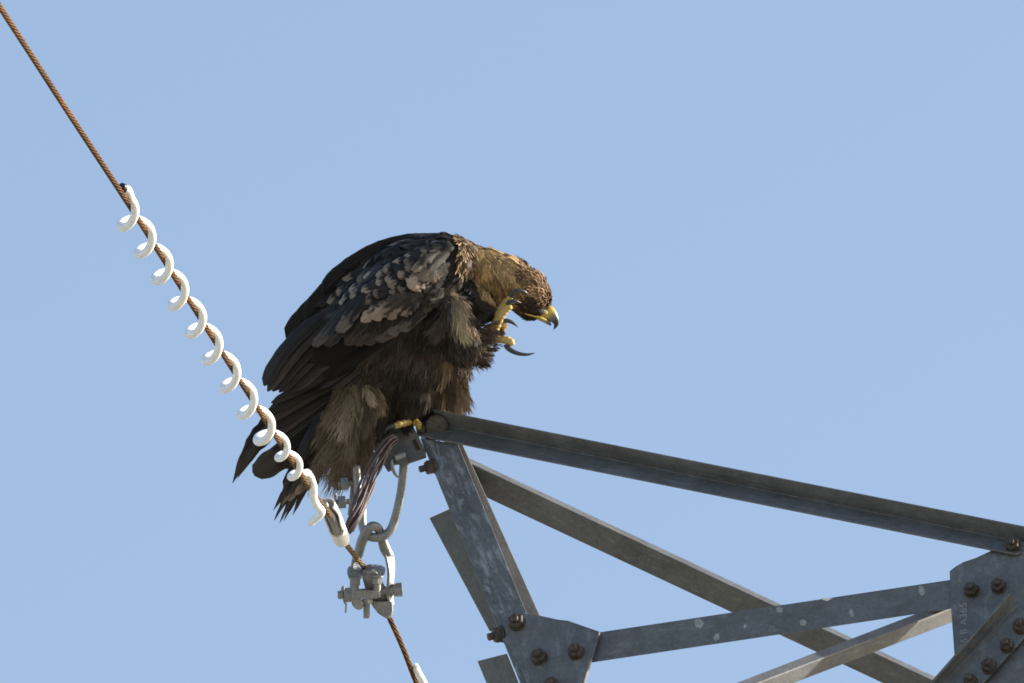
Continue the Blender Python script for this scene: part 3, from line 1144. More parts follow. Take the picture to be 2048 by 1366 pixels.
def region(x, y, d):
    """flow (dx,dy,dd), length, width, two colours, lift, curl"""
    if d < -30 and 930 < x < 1005 and 596 < y < 660 and seg_d(x, y, 945, 612, 992, 630) < 34 and (x - 930) * .55 + 580 < y:
        return (.75, .5, 0), 20, 2.6, (.018, .0145, .012), (.05, .039, .03), .1, 0
    # head and neck
    if x > 952 + max(0, (y - 560)) * .25 and y < 660 and seg_d(x, y, 950, 545, 1070, 605) < 80 and d > -92:
        ox, oy = x - 945, y - 470
        if x + ((math.sin(x * 12.9 + y * 78.2) * 437.58) % 1.0 - .5) * 34 > 1042:
            if x > 1083 and y > 604:
                return (-.8, .2, 0), 5, 2, (.05, .035, .02), (.12, .08, .04), .2, 0
            face = math.hypot((x - 1052) / 1.25, y - 618)
            if face < 30 and y > 590:
                return (-.8, .35, 0), 13, 2.4, (.02, .015, .012), (.07, .05, .037), .14, 0
            if y > 628:
                return (-.7, .6, 0), 15, 1.8, (.03, .02, .014), (.09, .05, .03), .3, 0
            return (-.80, -.42 if y < 575 else .0, 0), 15, 3.3, (.07, .042, .024), (.27, .17, .088), .3, .1
        a = math.atan2(y - 498, x - 940)
        dx, dy = -math.cos(a + .35), -math.sin(a + .35)
        if y > 560 + (1040 - x) * .25:
            return (dx, dy, 0), 24, 3.6, (.10, .06, .03), (.46, .31, .155), .10, 0
        return (dx, dy, 0), 28, 4.4, (.19, .12, .055), (.66, .45, .215), .12, 0
    # shoulder edge: golden-brown feathers, with their sunlit look put into the colour
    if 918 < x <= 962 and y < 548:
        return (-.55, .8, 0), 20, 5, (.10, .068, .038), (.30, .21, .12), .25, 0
    # raised thigh, its sunlit right side painted in as lighter brown
    if d < -85 and seg_d(x, y, 905, 600, 930, 690) < 30 and x > 885:
        if x > 902 and y < 668:
            return (.25, .95, 0), 26, 2.6, (.14, .10, .07), (.30, .22, .15), .2, .1
        return (.2, .95, 0), 28, 2.4, (.04, .03, .023), (.11, .08, .06), .2, .1
    if d < -70 and x > 930 and y > 640:
        return (.80, .42, .1), 22, 2.0, (.045, .032, .024), (.15, .105, .07), .28, .1
    # hip hair below the raised foot
    if x > 905 and 670 < y < 745:
        return (.55, .75, 0), 28, 2.2, (.05, .035, .026), (.15, .10, .068), .3, .2
    # far thigh, brown with the sunlight on it put into the colour
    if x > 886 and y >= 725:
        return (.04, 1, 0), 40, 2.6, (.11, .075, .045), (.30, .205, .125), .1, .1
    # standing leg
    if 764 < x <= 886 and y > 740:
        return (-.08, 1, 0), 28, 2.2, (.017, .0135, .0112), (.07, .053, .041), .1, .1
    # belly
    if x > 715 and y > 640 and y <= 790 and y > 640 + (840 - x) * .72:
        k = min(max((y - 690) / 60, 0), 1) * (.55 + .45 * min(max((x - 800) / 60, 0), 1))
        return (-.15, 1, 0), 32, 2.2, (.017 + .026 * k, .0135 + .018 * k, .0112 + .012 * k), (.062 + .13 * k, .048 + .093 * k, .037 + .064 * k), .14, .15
    # vent and under-tail
    if y > 770 and x < 800:
        return (-.30, .95, 0), 44, 2.6, (.085, .060, .040), (.26, .195, .135), .15, .15
    # wings and back
    return (-.74, .67, 0), 24, 4.5, (.009, .008, .0078), (.02, .017, .0155), .06, 0

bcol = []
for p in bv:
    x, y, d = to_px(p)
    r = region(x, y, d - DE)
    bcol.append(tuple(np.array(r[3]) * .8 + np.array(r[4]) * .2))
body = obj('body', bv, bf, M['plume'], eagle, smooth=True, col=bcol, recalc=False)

# --- small plumage: tapered blades rooted all over the body
def blades(name, roots, nors, mat, par, prof=(.55, 1.0, .8, .06), seed=1, density_info=None):
    rg = np.random.default_rng(seed)
    n = len(roots)
    vv = np.zeros((n, 8, 3), dtype=np.float32)
    cc = np.zeros((n, 8, 3), dtype=np.float32)
    keep = 0
    for i in range(n):
        p, nor = Vector(roots[i]), Vector(nors[i])
        x, y, d = to_px(p)
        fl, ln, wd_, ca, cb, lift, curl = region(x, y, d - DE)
        dv = W(*fl).normalized()
        dv = dv + W(*(rg.normal(0, .14, 3)))/S
        dv = (dv - nor * dv.dot(nor))
        if dv.length < 1e-6:
            continue
        dv.normalize()
        cl = noise.noise(p * 24) * .5 + .5
        cl2 = noise.noise(p * 60 + Vector((9, 3, 1))) * .5 + .5
        side = nor.cross(dv).normalized()
        # clumps lean together
        dv = (dv + side * (cl2 - .5) * .7).normalized()
        dirv = (dv + nor * (lift * (.5 + rg.random()))).normalized()
        side = nor.cross(dirv).normalized()
        side = (side + nor * rg.normal(0, .3)).normalized()
        ln = ln * S * (.65 + .6 * rg.random())
        w = wd_ * S * (.7 + .6 * rg.random()) * .5
        t = min(max(.15 + .9 * (cl - .35) * 1.6 + rg.normal(0, .25), 0), 1)
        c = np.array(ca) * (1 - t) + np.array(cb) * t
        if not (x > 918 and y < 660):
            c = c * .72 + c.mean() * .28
        for k, s in enumerate((0, .33, .7, 1.0)):
            q = p + dirv * ln * s - nor * (ln * .16 * s * s) - nor * .8 * S * (1 - s) + W(0, 1, 0) * curl * ln / S * .3 * s * s
            vv[keep, 2 * k] = q - side * w * prof[k]
            vv[keep, 2 * k + 1] = q + side * w * prof[k]
            f_ = (.75, .95, 1.1, 1.25)[k]
            cc[keep, 2 * k] = c * f_
            cc[keep, 2 * k + 1] = c * f_
        keep += 1
    vv, cc = vv[:keep].reshape(-1, 3), cc[:keep].reshape(-1, 3)
    base = np.array(root_of(par), dtype=np.float32)
    me = bpy.data.meshes.new(name)
    me.vertices.add(len(vv))
    me.vertices.foreach_set('co', (vv - base).ravel())
    q = np.arange(keep, dtype=np.int32)[:, None] * 8
    quad = np.concatenate([q + np.array([[0, 1, 3, 2]]), q + np.array([[2, 3, 5, 4]]), q + np.array([[4, 5, 7, 6]])], axis=1).reshape(-1)
    nf = keep * 3
    me.loops.add(nf * 4)
    me.loops.foreach_set('vertex_index', quad.astype(np.int32))
    me.polygons.add(nf)
    me.polygons.foreach_set('loop_start', np.arange(0, nf * 4, 4, dtype=np.int32))
    me.polygons.foreach_set('loop_total', np.full(nf, 4, dtype=np.int32))
    me.polygons.foreach_set('use_smooth', np.ones(nf, dtype=bool))
    me.update(calc_edges=True)
    at = me.color_attributes.new('Col', 'FLOAT_COLOR', 'POINT')
    c4 = np.ones((len(vv), 4), dtype=np.float32)
    c4[:, :3] = cc
    at.data.foreach_set('color', c4.ravel())
    me.materials.append(mat)
    o = bpy.data.objects.new(name, me)
    COL.objects.link(o)
    o.parent = par
    o['kind'] = 'stuff'
    return o

# area-weighted roots
tri = []
for f in bf:
    for k in range(1, len(f) - 1):
        tri.append((f[0], f[k], f[k + 1]))
tri = np.array(tri)
bvn = np.array([tuple(p) for p in bv])
A, B, C_ = bvn[tri[:, 0]], bvn[tri[:, 1]], bvn[tri[:, 2]]
area = np.linalg.norm(np.cross(B - A, C_ - A), axis=1) * .5
cen = (A + B + C_) / 3
# denser on the small hackles of head and neck
rel = cen - np.array(CAM)
zc = rel @ np.array(FWD)
pxs = rel @ np.array(RIGHT) / (S * zc / DIST) + 1024
pys = 683 - rel @ np.array(UP) / (S * zc / DIST)
wgt = area * np.where((pxs > 950) & (pys < 660), 3.2, 1.0)
wgt = wgt * np.where((pys < 640 + (840 - pxs) * .72) & (pxs < 920), .45, 1.0)
NB = 36000
pick = rng.choice(len(tri), NB, p=wgt / wgt.sum())
u1, u2 = rng.random(NB), rng.random(NB)
fl_ = u1 + u2 > 1
u1[fl_], u2[fl_] = 1 - u1[fl_], 1 - u2[fl_]
roots = A[pick] + (B[pick] - A[pick]) * u1[:, None] + (C_[pick] - A[pick]) * u2[:, None]
nn = np.cross(B[pick] - A[pick], C_[pick] - A[pick])
nn /= np.linalg.norm(nn, axis=1)[:, None] + 1e-12
# outward
mean_n = bn[tri[pick, 0]]
nn *= np.sign((nn * mean_n).sum(1))[:, None]
blades('down_plumage', roots, nn, M['plume'], eagle)

# --- single feathers
def feather(name, base, tip, width, col=(.020, .017, .016), pale=0.0, lift=(2, 8), dep=None, bend=0.0, shape='contour', roll=0.0, cup=.16, rag=.10, parent=None, notch=0, nt_=12):
    bx, by = base
    tx, ty = tip
    L = math.hypot(tx - bx, ty - by)
    if L < 2:
        return None
    pxn, pyn = -(ty - by) / L, (tx - bx) / L
    if dep is None:
        db, n1 = surf(bx, by)
        dt, n2 = surf(tx, ty)
        if db is None and dt is None:
            return None
        if db is None:
            db = dt
        if dt is None:
            d2, n2 = surf(bx + (tx - bx) * .6, by + (ty - by) * .6)
            dt = (d2 + (d2 - db) * .4) if d2 is not None else db
        N_ = Vector((0, 0, 0))
        for q in (n1, n2):
            if q is not None:
                N_ += q
        N_ = (N_.normalized() - FWD * .6).normalized()
    else:
        db, dt = dep
        N_ = (-FWD + UP * .1).normalized()
    cpts = []
    for i in range(nt_ + 1):
        t = i / nt_
        x = bx + (tx - bx) * t + pxn * bend * 4 * t * (1 - t)
        y = by + (ty - by) * t + pyn * bend * 4 * t * (1 - t)
        d = db + (dt - db) * t
        if dep is None:
            ds, _ = surf(x, y)
            if ds is not None:
                d = min(d, ds) if ds > d - 30 else d - 6
        d -= lift[0] + (lift[1] - lift[0]) * t
        cpts.append([x, y, d])
    # even out the depth profile
    for _ in range(2):
        for i in range(1, nt_):
            cpts[i][2] = (cpts[i - 1][2] + 2 * cpts[i][2] + cpts[i + 1][2]) / 4
    P_ = [E(*c) for c in cpts]
    v, f, uv = [], [], []
    us = (-1, -.55, 0, .55, 1)
    ph = random.random() * 10
    for i, p in enumerate(P_):
        t = i / nt_
        tn = (P_[min(i + 1, nt_)] - P_[max(i - 1, 0)]).normalized()
        ac = tn.cross(N_).normalized()
        nn_ = ac.cross(tn).normalized()
        if nn_.dot(N_) < 0:
            nn_ = -nn_
        ac = (ac * math.cos(roll) + nn_ * math.sin(roll)).normalized()
        if shape == 'contour':
            w = min(1, (t * 2.4 + .25)) * (1 - max(0, (t - .62) / .40) ** 2.4) ** .5 if t < .999 else .10
        elif shape == 'flight':
            w = min(1, t * 4 + .35) * (1 - max(0, (t - .80) / .21) ** 2.2) ** .55 if t < .999 else .12
        elif shape == 'pointed':
            w = min(1, t * 3 + .35) * (1 - max(0, (t - .45) / .56) ** 1.5) if t < .999 else .03
        else:
            w = min(1, t * 3 + .25) * (1 - max(0, (t - .70) / .31) ** 3.0) ** .5 if t < .999 else .2
        for u in us:
            e = 1.0
            if abs(u) > .9 and .1 < t:
                e = 1 + rag * math.sin(ph + t * 31 + u * 7) * (.4 + t) - (rag * 1.6 if random.random() < .14 else 0)
            if notch and abs(u) < .6 and t > .97:
                e = 1
            q = p + ac * (u * e * w * width * .5 * S) - nn_ * (cup * u * u * w * width * .5 * S)
            if i == nt_ and rag:
                q = q - tn * (random.random() * rag * width * .5 * S)
            v.append(q)
            uv.append((u * .5 + .5, t))
    for i in range(nt_):
        for k in range(4):
            f.append((i * 5 + k, i * 5 + k + 1, i * 5 + 6 + k, i * 5 + 5 + k))
    o = obj(name, v, f, M['feather'], parent or eagle, smooth=True, uv=uv, recalc=False)
    o.color = (*col, pale)
    return o

def plume(base, tip, width, ca, cb, lift=(5, 9), n=64, bend=0.0, name='body_feather', dep=None, blade=2.2):
    """soft body feather: loose barbs on both sides of a short shaft"""
    bx, by = base
    tx, ty = tip
    L = math.hypot(tx - bx, ty - by)
    pxn, pyn = -(ty - by) / L, (tx - bx) / L
    pts = []
    for i in range(9):
        t = i / 8
        x = bx + (tx - bx) * t + pxn * bend * 4 * t * (1 - t)
        y = by + (ty - by) * t + pyn * bend * 4 * t * (1 - t)
        if dep is None:
            d, nor = surf(x, y)
            if d is None:
                d = pts[-1][2] + 2 if pts else 0
        else:
            d = dep[0] + (dep[1] - dep[0]) * t
        pts.append([x, y, d])
    for _ in range(3):
        for i in range(1, 8):
            pts[i][2] = (pts[i - 1][2] + pts[i + 1][2]) / 2
    v, f, c = [], [], []
    ca, cb = np.array(ca), np.array(cb)
    for k in range(n):
        t = .03 + .9 * (k + random.random()) / n
        sd_ = -1 if k % 2 else 1
        i = min(int(t * 8), 7)
        q = t * 8 - i
        p = np.array(pts[i]) * (1 - q) + np.array(pts[i + 1]) * q
        jw = random.gauss(0, width * .13)
        p = p + np.array((pxn * jw, pyn * jw, 0))
        tg = np.array(pts[i + 1]) - np.array(pts[i])
        tg = tg / np.linalg.norm(tg[:2])
        ang = sd_ * math.radians(random.uniform(-6, 40) * (1.05 - .5 * t))
        dx = tg[0] * math.cos(ang) - tg[1] * math.sin(ang)
        dy = tg[0] * math.sin(ang) + tg[1] * math.cos(ang)
        ln = width * .5 * random.uniform(.6, 1.1) / max(.36, abs(math.sin(ang))) * min(1, .45 + t * 1.3)
        ln = min(ln, L * .5)
        lz = lift[0] + (lift[1] - lift[0]) * t + random.uniform(0, 2.5)
        n0 = len(v)
        mixt = min(max(t * .8 + random.uniform(-.25, .35), 0), 1)
        colr = (ca * (1 - mixt) + cb * mixt) * random.uniform(.8, 1.2)
        colr = colr * .8 + colr.mean() * .2
        for j, (a, w) in enumerate(((0, .9), (.5, 1.0), (1, .08))):
            droop = a * a * ln * .12
            x, y = p[0] + dx * ln * a + tg[0] * droop, p[1] + dy * ln * a + tg[1] * droop
            hw = blade * .5 * w
            d = p[2] + tg[2] * ln * a * .6 - lz + sd_ * 0 + a * a * 3
            v += [E(x - dy * hw, y + dx * hw, d), E(x + dy * hw, y - dx * hw, d)]
            c += [tuple(colr * (.8, 1.0, 1.15)[j])] * 2
        f += [(n0, n0 + 1, n0 + 3, n0 + 2), (n0 + 2, n0 + 3, n0 + 5, n0 + 4)]
    return obj(name, v, f, M['plume'], eagle, smooth=True, col=c, recalc=False)

def jit(c, a=.2):
    k = 1 + random.uniform(-a, a)
    return tuple(x * k * (1 + random.uniform(-.05, .05)) for x in c)

BLK = (.0125, .0112, .0112)
BRN = (.023, .0195, .0182)
# tail and far-wing quills, farthest first
FAR = [((640, 757), (465, 967), 44, (62, 70), 22), ((650, 762), (475, 957), 34, (58, 64), 16),
       ((655, 850), (507, 949), 52, (48, 50), 0),
       ((664, 846), (599, 1002), 24, (40, 44), -3), ((658, 842), (585, 1031), 24, (37, 40), -3), ((640, 842), (546, 1022), 24, (35, 38), -3),
       ((650, 842), (567, 1043), 22, (32, 34), -3), ((636, 842), (548, 1042), 24, (28, 30), -3), ((643, 842), (559, 1047), 22, (24, 27), -3),
       ((612, 938), (577, 1003), 14, (20, 18), 0), ((625, 930), (592, 990), 14, (18, 16), 0), ((604, 950), (562, 1012), 12, (16, 15), 0)]
for i, (b0, t0, w, dp, bd_) in enumerate(FAR):
    feather('tail_feather' if i > 2 else 'primary_feather', b0, t0, w, jit(BLK) if i < 9 else jit((.05, .043, .038)), 0.12 if i < 9 else .6, (0, 0), dp, bd_, 'round' if i == 2 else 'pointed' if i not in (2, 9, 10) else 'flight', .12, .12, .03 if i == 2 else .09, nt_=22)
# far wing showing above the back
for b0, t0, w, dp, bd_ in (((690, 562), (573, 677), 38, (60, 66), 9), ((770, 503), (610, 640), 40, (54, 62), 17), ((820, 484), (690, 540), 34, (44, 48), 11), ((800, 492), (645, 586), 40, (48, 56), 16)):
    feather('primary_feather', b0, t0, w, jit(BLK), 0, (0, 0), dp, bd_, 'flight', .1, .2, .03)
for b0, t0, w, d in (((660, 820), (570, 985), 40, 46), ((640, 830), (556, 935), 40, 54)):
    feather('tail_feather', b0, t0, w, jit(BLK), 0, (0, 0), (d, d + 2), -4, 'flight', .1, .15, .03)
# near-wing primaries and secondaries, lowest first
sec = [((700, 752), (600, 925), 30, 18, 2), ((690, 748), (588, 935), 28, 10, 0), ((712, 752), (616, 930), 26, 22, -2),
       ((730, 740), (560, 882), 26, -36, 2), ((740, 733), (545, 872), 26, -40, 2), ((752, 724), (536, 860), 26, -46, 3), ((765, 715), (530, 846), 24, -52, 4), ((778, 705), (534, 826), 24, -58, 5), ((790, 695), (542, 806), 24, -64, 5),
       ((838, 650), (690, 772), 26, -92, 3), ((822, 655), (664, 778), 26, -94, 3), ((806, 655), (640, 776), 26, -97, 3), ((790, 650), (620, 768), 26, -100, 3),
       ((772, 648), (603, 777), 27, -103, 3), ((752, 646), (587, 783), 27, -106, 4), ((732, 642), (572, 786), 27, -109, 4), ((712, 640), (558, 785), 27, -112, 4),
       ((690, 636), (545, 783), 27, -115, 5), ((668, 632), (535, 783), 28, -118, 9), ((648, 630), (528, 772), 32, -121, 15)]
for i, (b0, t0, w, d, bd_) in enumerate(sec):
    c = jit(BLK, .35) if i % 2 else jit((.030, .025, .0225), .3)
    nm = 'tail_feather' if i < 3 else 'primary_feather' if i < 9 else 'secondary_feather'
    feather(nm, b0, t0, w, c, .03, (0, 0), (d + 6, d - 2), bd_, 'flight', -.46, .34, .03, nt_=16)
# greater coverts
gc = [((668, 612), (601, 686), 40, .4), ((690, 612), (624, 692), 34, .2), ((712, 618), (648, 690), 32, .05), ((728, 585), (673, 664), 34, .35), ((740, 610), (690, 690), 32, .05), ((762, 620), (708, 690), 32, .1),
      ((786, 622), (728, 688), 32, .1), ((806, 620), (752, 682), 32, .2), ((826, 616), (776, 668), 30, .3), ((846, 610), (798, 660), 30, .2)]
for b0, t0, w, pl in gc:
    feather('greater_covert', b0, t0, w, jit((.016, .0136, .0125), .3), pl, (26, 34), None, -3, 'round', -.25, .22, .06)
# rows of smaller coverts and scapulars over wing and shoulder
Aline = spline([(950, 498), (908, 467), (860, 461), (815, 464), (768, 477), (728, 500), (690, 534), (655, 578), (622, 620), (590, 662)], 10)
Bline = spline([(915, 590), (892, 598), (862, 612), (836, 626), (808, 636), (778, 644), (745, 650), (712, 652), (675, 655), (640, 665)], 10)
def wingP(s, v):
    i = s * (len(Aline) - 1)
    k = min(int(i), len(Aline) - 2)
    t = i - k
    a = Aline[k] * (1 - t) + Aline[k + 1] * t
    b2 = Bline[k] * (1 - t) + Bline[k + 1] * t
    return a * (1 - v) + b2 * v
PALE = [(721, 545, 17), (689, 563, 13), (655, 580, 14), (685, 582, 15), (640, 597, 15), (670, 598, 12), (717, 597, 16), (700, 605, 12), (760, 550, 13), (775, 565, 17), (750, 560, 12), (790, 528, 12), (786, 560, 12), (815, 570, 13), (800, 508, 9), (700, 660, 10), (842, 520, 12), (838, 555, 14), (870, 480, 10)]
nrow = 19
for r in range(nrow - 1, -1, -1):
    s = (r + .5) / nrow
    s = s ** 1.05
    ln = 26 + 34 * s
    wd_ = 20 + 13 * s
    p0, p1 = wingP(s, 0), wingP(s, 1)
    span = math.hypot(*(p1 - p0))
    k = max(4, int(span / (wd_ * .52)))
    for j in range(k):
        v = (j + (.5 if r % 2 else 0)) / (k - .5) + random.uniform(-.03, .03)
        v = min(max(v, 0.0), 1.0)
        c = wingP(min(s + random.uniform(-.012, .012), 1), v)
        c2 = wingP(min(s + .06, 1), v)
        c1 = wingP(max(s - .06, 0), v)
        dr = (c2 - c1) / (np.linalg.norm(c2 - c1) + 1e-9)
        dr = dr + np.array((-.06, .24)) * (.3 + v) + np.random.default_rng(r * 50 + j).normal(0, .10, 2)
        dr /= np.linalg.norm(dr)
        tipx, tipy = c[0] + dr[0] * ln * .55, c[1] + dr[1] * ln * .55
        bx, by = c[0] - dr[0] * ln * .45, c[1] - dr[1] * ln * .45
        pl = random.uniform(0, .06)
        for X, Y, rr_ in PALE:
            if math.hypot(tipx - X, tipy - Y) < rr_:
                pl = max(pl, random.uniform(.5, .9))
        col = jit((.0135, .0114, .0104), .4)
        if s < .13 and v < .7:
            col = jit((.045, .033, .021), .5)
            pl = random.uniform(0, .22)
        elif random.random() < .22:
            pl = max(pl, random.uniform(.15, .5))
            col = jit((.026, .021, .0185), .3)
        if tipx < 575 and tipy < 640:
            continue
        if s < .12:
            continue
        feather('covert_feather', (bx, by), (tipx, tipy), wd_ * random.uniform(.9, 1.2), col, pl, (3, 9 + 5 * random.random()), None, random.uniform(-3, 3), 'contour', -.2 + random.uniform(-.12, .12), .30, .05, nt_=10)
# large loose scapular feathers with paler brown vanes, and the pale band below them
for b0, t0, w, c, pl, lf in (((898, 504), (838, 562), 36, (.048, .036, .031), .35, (12, 22)), ((880, 502), (826, 545), 24, (.04, .032, .027), .6, (14, 22)), ((900, 528), (858, 564), 28, (.026, .021, .018), .5, (15, 22)),
                             ((868, 535), (822, 581), 40, (.016, .015, .015), .9, (14, 24)),
                             ((822, 592), (742, 640), 32, (.036, .03, .026), .65, (30, 38)), ((838, 588), (775, 640), 32, (.024, .02, .018), .5, (32, 38)), ((800, 600), (722, 645), 26, (.055, .046, .04), .8, (30, 36)), ((845, 598), (800, 632), 30, (.018, .0155, .014), .5, (32, 38)),
                             ((932, 490), (946, 528), 22, (.09, .063, .036), 0, (7, 11)), ((930, 478), (957, 500), 20, (.17, .125, .075), .3, (8, 13)),
                             ((946, 510), (932, 548), 22, (.085, .058, .033), 0, (8, 12)), ((895, 478), (905, 502), 20, (.05, .04, .03), .3, (5, 9))):
    feather('scapular_feather', b0, t0, w, c, pl, lf, None, 4, 'contour', -.15, .34, .16, nt_=18)
# thin wing edge down to the wrist
feather('covert_feather', (880, 580), (812, 652), 20, (.07, .054, .043), .4, (10, 10), None, -6, 'contour', 0, .3, .1)
feather('covert_feather', (860, 590), (770, 680), 20, (.04, .032, .028), .4, (14, 8), None, -4, 'contour', 0, .3, .1)
# soft body feathers on thighs, belly and vent
soft = [((704, 786), (684, 858), 48, (.20, .152, .115), .9), ((690, 770), (662, 840), 40, (.13, .095, .065), .5), ((732, 768), (743, 802), 28, (.22, .17, .115), .8), ((752, 775), (762, 818), 24, (.17, .12, .07), .8), ((742, 770), (752, 812), 24, (.10, .073, .05), .8),
        ((716, 820), (700, 900), 44, (.12, .088, .06), .5), ((680, 840), (650, 915), 40, (.12, .09, .063), .4), ((705, 870), (668, 945), 40, (.105, .075, .05), .3), ((700, 880), (672, 966), 44, (.13, .09, .06), .5),
        ((725, 870), (708, 940), 36, (.12, .08, .05), .5), ((745, 850), (738, 905), 34, (.16, .11, .06), .6), ((660, 860), (628, 950), 36, (.10, .074, .05), .3), ((655, 890), (626, 962), 34, (.11, .08, .055), .3),
        ((690, 860), (640, 940), 44, (.11, .08, .056), .3), ((770, 790), (760, 850), 32, (.05, .037, .028), .2), ((735, 800), (728, 860), 34, (.08, .058, .042), .3), ((670, 800), (640, 880), 34, (.09, .066, .047), .3), ((730, 890), (722, 942), 30, (.07, .045, .03), .2), ((742, 850), (730, 922), 34, (.13, .09, .055), .3), ((715, 880), (696, 952), 34, (.11, .08, .055), .3), ((762, 800), (756, 866), 30, (.05, .037, .028), .2),
        ((905, 595), (922, 648), 34, (.34, .22, .12), .6), ((912, 620), (930, 672), 30, (.36, .235, .125), .5), ((898, 625), (876, 672), 30, (.06, .046, .037), .5), ((890, 610), (866, 660), 24, (.05, .04, .033), .4),  # first two carry the raised thigh's tan sunlight in their colour
        ((965, 628), (957, 648), 12, (.12, .095, .08), .6), ((985, 620), (960, 640), 14, (.06, .05, .045), .6),
        ((915, 745), (930, 812), 26, (.15, .105, .06), .4), ((905, 740), (915, 815), 24, (.13, .09, .055), .3), ((925, 740), (935, 800), 22, (.16, .11, .065), .4), ((895, 745), (900, 812), 20, (.05, .037, .027), .2)]
for b0, t0, w, c, pl in soft:
    c = np.array(c)
    plume(b0, t0, w, c * .6, np.minimum(c * 1.6, .45), (3, 8), 110 + int(w), random.uniform(-6, 6), blade=1.6)

# --- beak
def loft(ctl, n=14, flat=.72, seg=6):
    """ctl: (x,y,d,r, colour)"""
    pts = spline([c[:4] for c in ctl], seg)
    colr = spline([tuple(c[4]) for c in ctl], seg)
    v, f = tube([E(p[0], p[1], p[2]) for p in pts], [max(p[3], .15) * S for p in pts], n, flat=flat, normal=-FWD)
    cc = []
    for c in colr:
        cc += [tuple(np.clip(c, .003, 1))] * n
    return v, f, cc
YEL, YEL2, HORN, BLKH = (.56, .38, .04), (.42, .32, .09), (.13, .135, .12), (.018, .019, .022)
g = Geo()
v, f, c = loft([(1078, 621, -24, 12, YEL), (1089, 623, -25, 14.5, YEL), (1096.5, 625.5, -25, 15, YEL), (1101.5, 629, -25, 13.5, (.34, .29, .10)), (1106, 634.5, -25, 11.2, HORN), (1110.5, 641, -25, 8.2, (.05, .053, .057)), (1112.3, 648, -25, 5.2, BLKH), (1110.5, 653.5, -25, 3.0, BLKH), (1107, 659.5, -25, .4, BLKH)], 18)
g.add((v, f), c)
beak = g.build('upper_beak', M['horn'], eagle, smooth=True)
g = Geo()
v, f, c = loft([(1064, 628, -25, 5, YEL2), (1078, 634, -25, 6.5, YEL2), (1090, 640.5, -25, 5.5, (.34, .28, .10)), (1098, 646.5, -25, 3.8, (.10, .09, .07)), (1102.5, 651, -25, .8, BLKH)], 14)
g.add((v, f), c)
g.build('lower_beak', M['horn'], eagle, smooth=True)
g = Geo()
v, f, c = loft([(1049, 627, -57, 1.2, (.30, .16, .05)), (1058, 630, -54, 2.0, (.36, .20, .05)), (1070, 633, -49, 2.0, (.36, .23, .05)), (1082, 636, -46, 2.4, (.42, .29, .05)), (1092, 640, -37, 1.6, YEL2)], 10, 1.0)
g.add((v, f), c)
g.build('gape', M['skin'], eagle, smooth=True)
g = Geo()
v, f, c = loft([(1070, 617, -51, 1.2, (.04, .035, .03)), (1079, 621, -50, 3.6, (.075, .068, .06)), (1088, 624, -44, 5.0, (.11, .10, .08)), (1095, 627, -36, 3, YEL2)], 12, .3)
g.add((v, f), c)
g.build('lore', M['skin'], eagle, smooth=True)
g = Geo()
g.add(lathe(E(1074, 609, -61), -FWD, [(-5 * S, 5 * S), (0, 5 * S), (2.5 * S, 4.5 * S), (3.6 * S, 2 * S), (3.8 * S, 0)], 18))
g.build('eye', M['eye'], eagle, smooth=True)

# --- raised foot
TOE, TOE2, TOEB = (.47, .33, .115), (.38, .29, .10), (.22, .15, .08)
def toe(name, ctl, foot):
    g = Geo()
    pts = spline([c[:4] for c in ctl], 6)
    colr = spline([tuple(c[4]) for c in ctl], 6)
    rr = []
    for i, p in enumerate(pts):
        rr.append(p[3] * (.89 + .07 * math.sin(i * 1.35 + len(ctl)) + random.uniform(-.03, .03)) * S)
    v, f = tube([E(p[0], p[1], p[2]) for p in pts], rr, 14)
    cc = []
    for c in colr:
        cc += [tuple(np.clip(c, .01, 1))] * 14
    g.add((v, f), cc)
    return g.build(name, M['skin'], foot, smooth=True)
def talon(ctl, par):
    g = Geo()
    n = len(ctl)
    c2 = [(*c, tuple(np.array((.035, .036, .04)) * (1 - i / (n - 1)) + np.array((.018, .019, .021)) * (i / (n - 1)))) for i, c in enumerate(ctl)]
    v, f, c = loft(c2, 12, .85)
    g.add((v, f), c)
    return g.build('talon', M['horn'], par, smooth=True)
ff = toe('raised_foot', [(958, 676, -108, 14, (.14, .10, .065)), (972, 669, -106, 15, (.30, .21, .11)), (985, 660, -104, 15, (.42, .31, .13)), (992, 652, -104, 13, TOE), (998, 644, -104, 7, TOE)], eagle)
talon([(1022, 593, -106, 6.5), (1029, 585, -108, 5.8), (1040, 581.5, -106, 4.4), (1051, 585, -100, 3), (1057, 593, -92, .5)], toe('toe', [(990, 650, -92, 8, TOEB), (996, 630, -94, 7, TOE2), (1004, 614, -98, 7, TOE2), (1015, 601, -103, 8, TOE2), (1022, 595, -106, 6.5, TOE2)], eagle))
talon([(1014, 609, -127, 5), (1021, 603.5, -130, 4.6), (1031, 602, -128, 3.3), (1042, 606.5, -122, .5)], toe('toe', [(993, 652, -110, 10, TOE), (998, 640, -116, 9, TOE), (1004, 629, -121, 9, TOE), (1011, 620, -125, 8.5, TOE), (1018, 614, -127, 8, TOE), (1020, 610, -127, 5, TOE)], eagle))
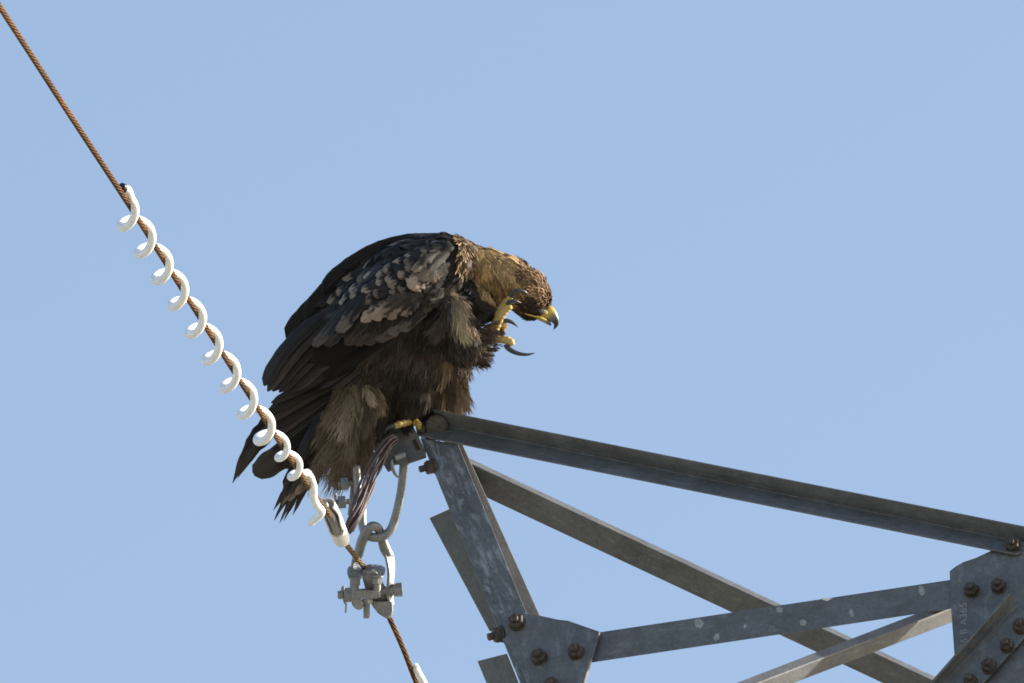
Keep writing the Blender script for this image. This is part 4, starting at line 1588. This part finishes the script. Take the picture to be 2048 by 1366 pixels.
talon([(1005, 644, -100, 5), (1014, 641.5, -99, 4.4), (1025, 645.5, -97, 3.2), (1037, 655, -95, .4)], toe('toe', [(996, 664, -94, 7, TOEB), (1003, 659, -96, 8, TOE), (1008, 652, -98, 7.5, TOE), (1007, 646, -99, 5.5, TOE)], eagle))
talon([(1012, 689, -122, 5.6), (1016, 696, -124, 5.4), (1027, 703.5, -124, 4.8), (1041, 708, -122, 3.8), (1056, 709, -118, 2.6), (1071, 705.5, -113, .5)], toe('toe', [(978, 668, -106, 11, TOEB), (988, 676, -110, 9.5, (.42, .32, .13)), (1000, 679, -115, 8.5, TOE), (1012, 680, -119, 9, TOE), (1021, 684, -122, 9, TOE), (1025, 691, -122, 6.5, TOE)], eagle))
# feather fringe along the raised shank
for b0, t0, w in (((950, 668), (992, 676), 14), ((955, 655), (985, 668), 10), ((950, 690), (1000, 702), 12), ((945, 700), (992, 712), 12), ((940, 706), (985, 722), 10), ((948, 696), (1003, 696), 9)):
    feather('body_feather', b0, t0, w, jit((.055, .04, .03)), .1, (0, 0), (-122, -112), 2, 'pointed', 0, .2, .3)

for b0, t0, w in (((948, 655), (980, 672), 18), ((944, 668), (976, 684), 18), ((950, 648), (984, 656), 14), ((955, 676), (994, 690), 14), ((962, 664), (996, 668), 16), ((966, 652), (994, 645), 12)):
    plume(b0, t0, w, (.025, .018, .014), (.10, .07, .048), (3, 5), 44, 0, dep=(-134, -124), blade=1.5)

# --- standing foot gripping the bracket
tA = toe('toe', [(822, 841, -14, 9, (.34, .225, .055)), (810, 846, -22, 8, (.36, .25, .075)), (798, 849, -30, 8, (.36, .26, .09)), (788, 853, -34, 7, (.34, .25, .10))], eagle)
talon([(789, 852, -34, 6.5), (780, 854, -38, 6), (773, 860, -38, 4), (769, 868, -34, .6)], tA)
tB = toe('toe', [(822, 841, -8, 9, (.34, .225, .055)), (831, 844, -16, 8, (.35, .23, .055)), (837, 849, -24, 7, (.34, .225, .055)), (838, 857, -20, 5, (.3, .2, .04))], eagle)
tC = toe('toe', [(818, 840, 0, 10, TOE2), (806, 846, 12, 9, TOE2), (796, 852, 22, 7, TOE2)], eagle)
talon([(797, 852, 22, 6), (788, 856, 28, 5), (783, 864, 28, .6)], tC)
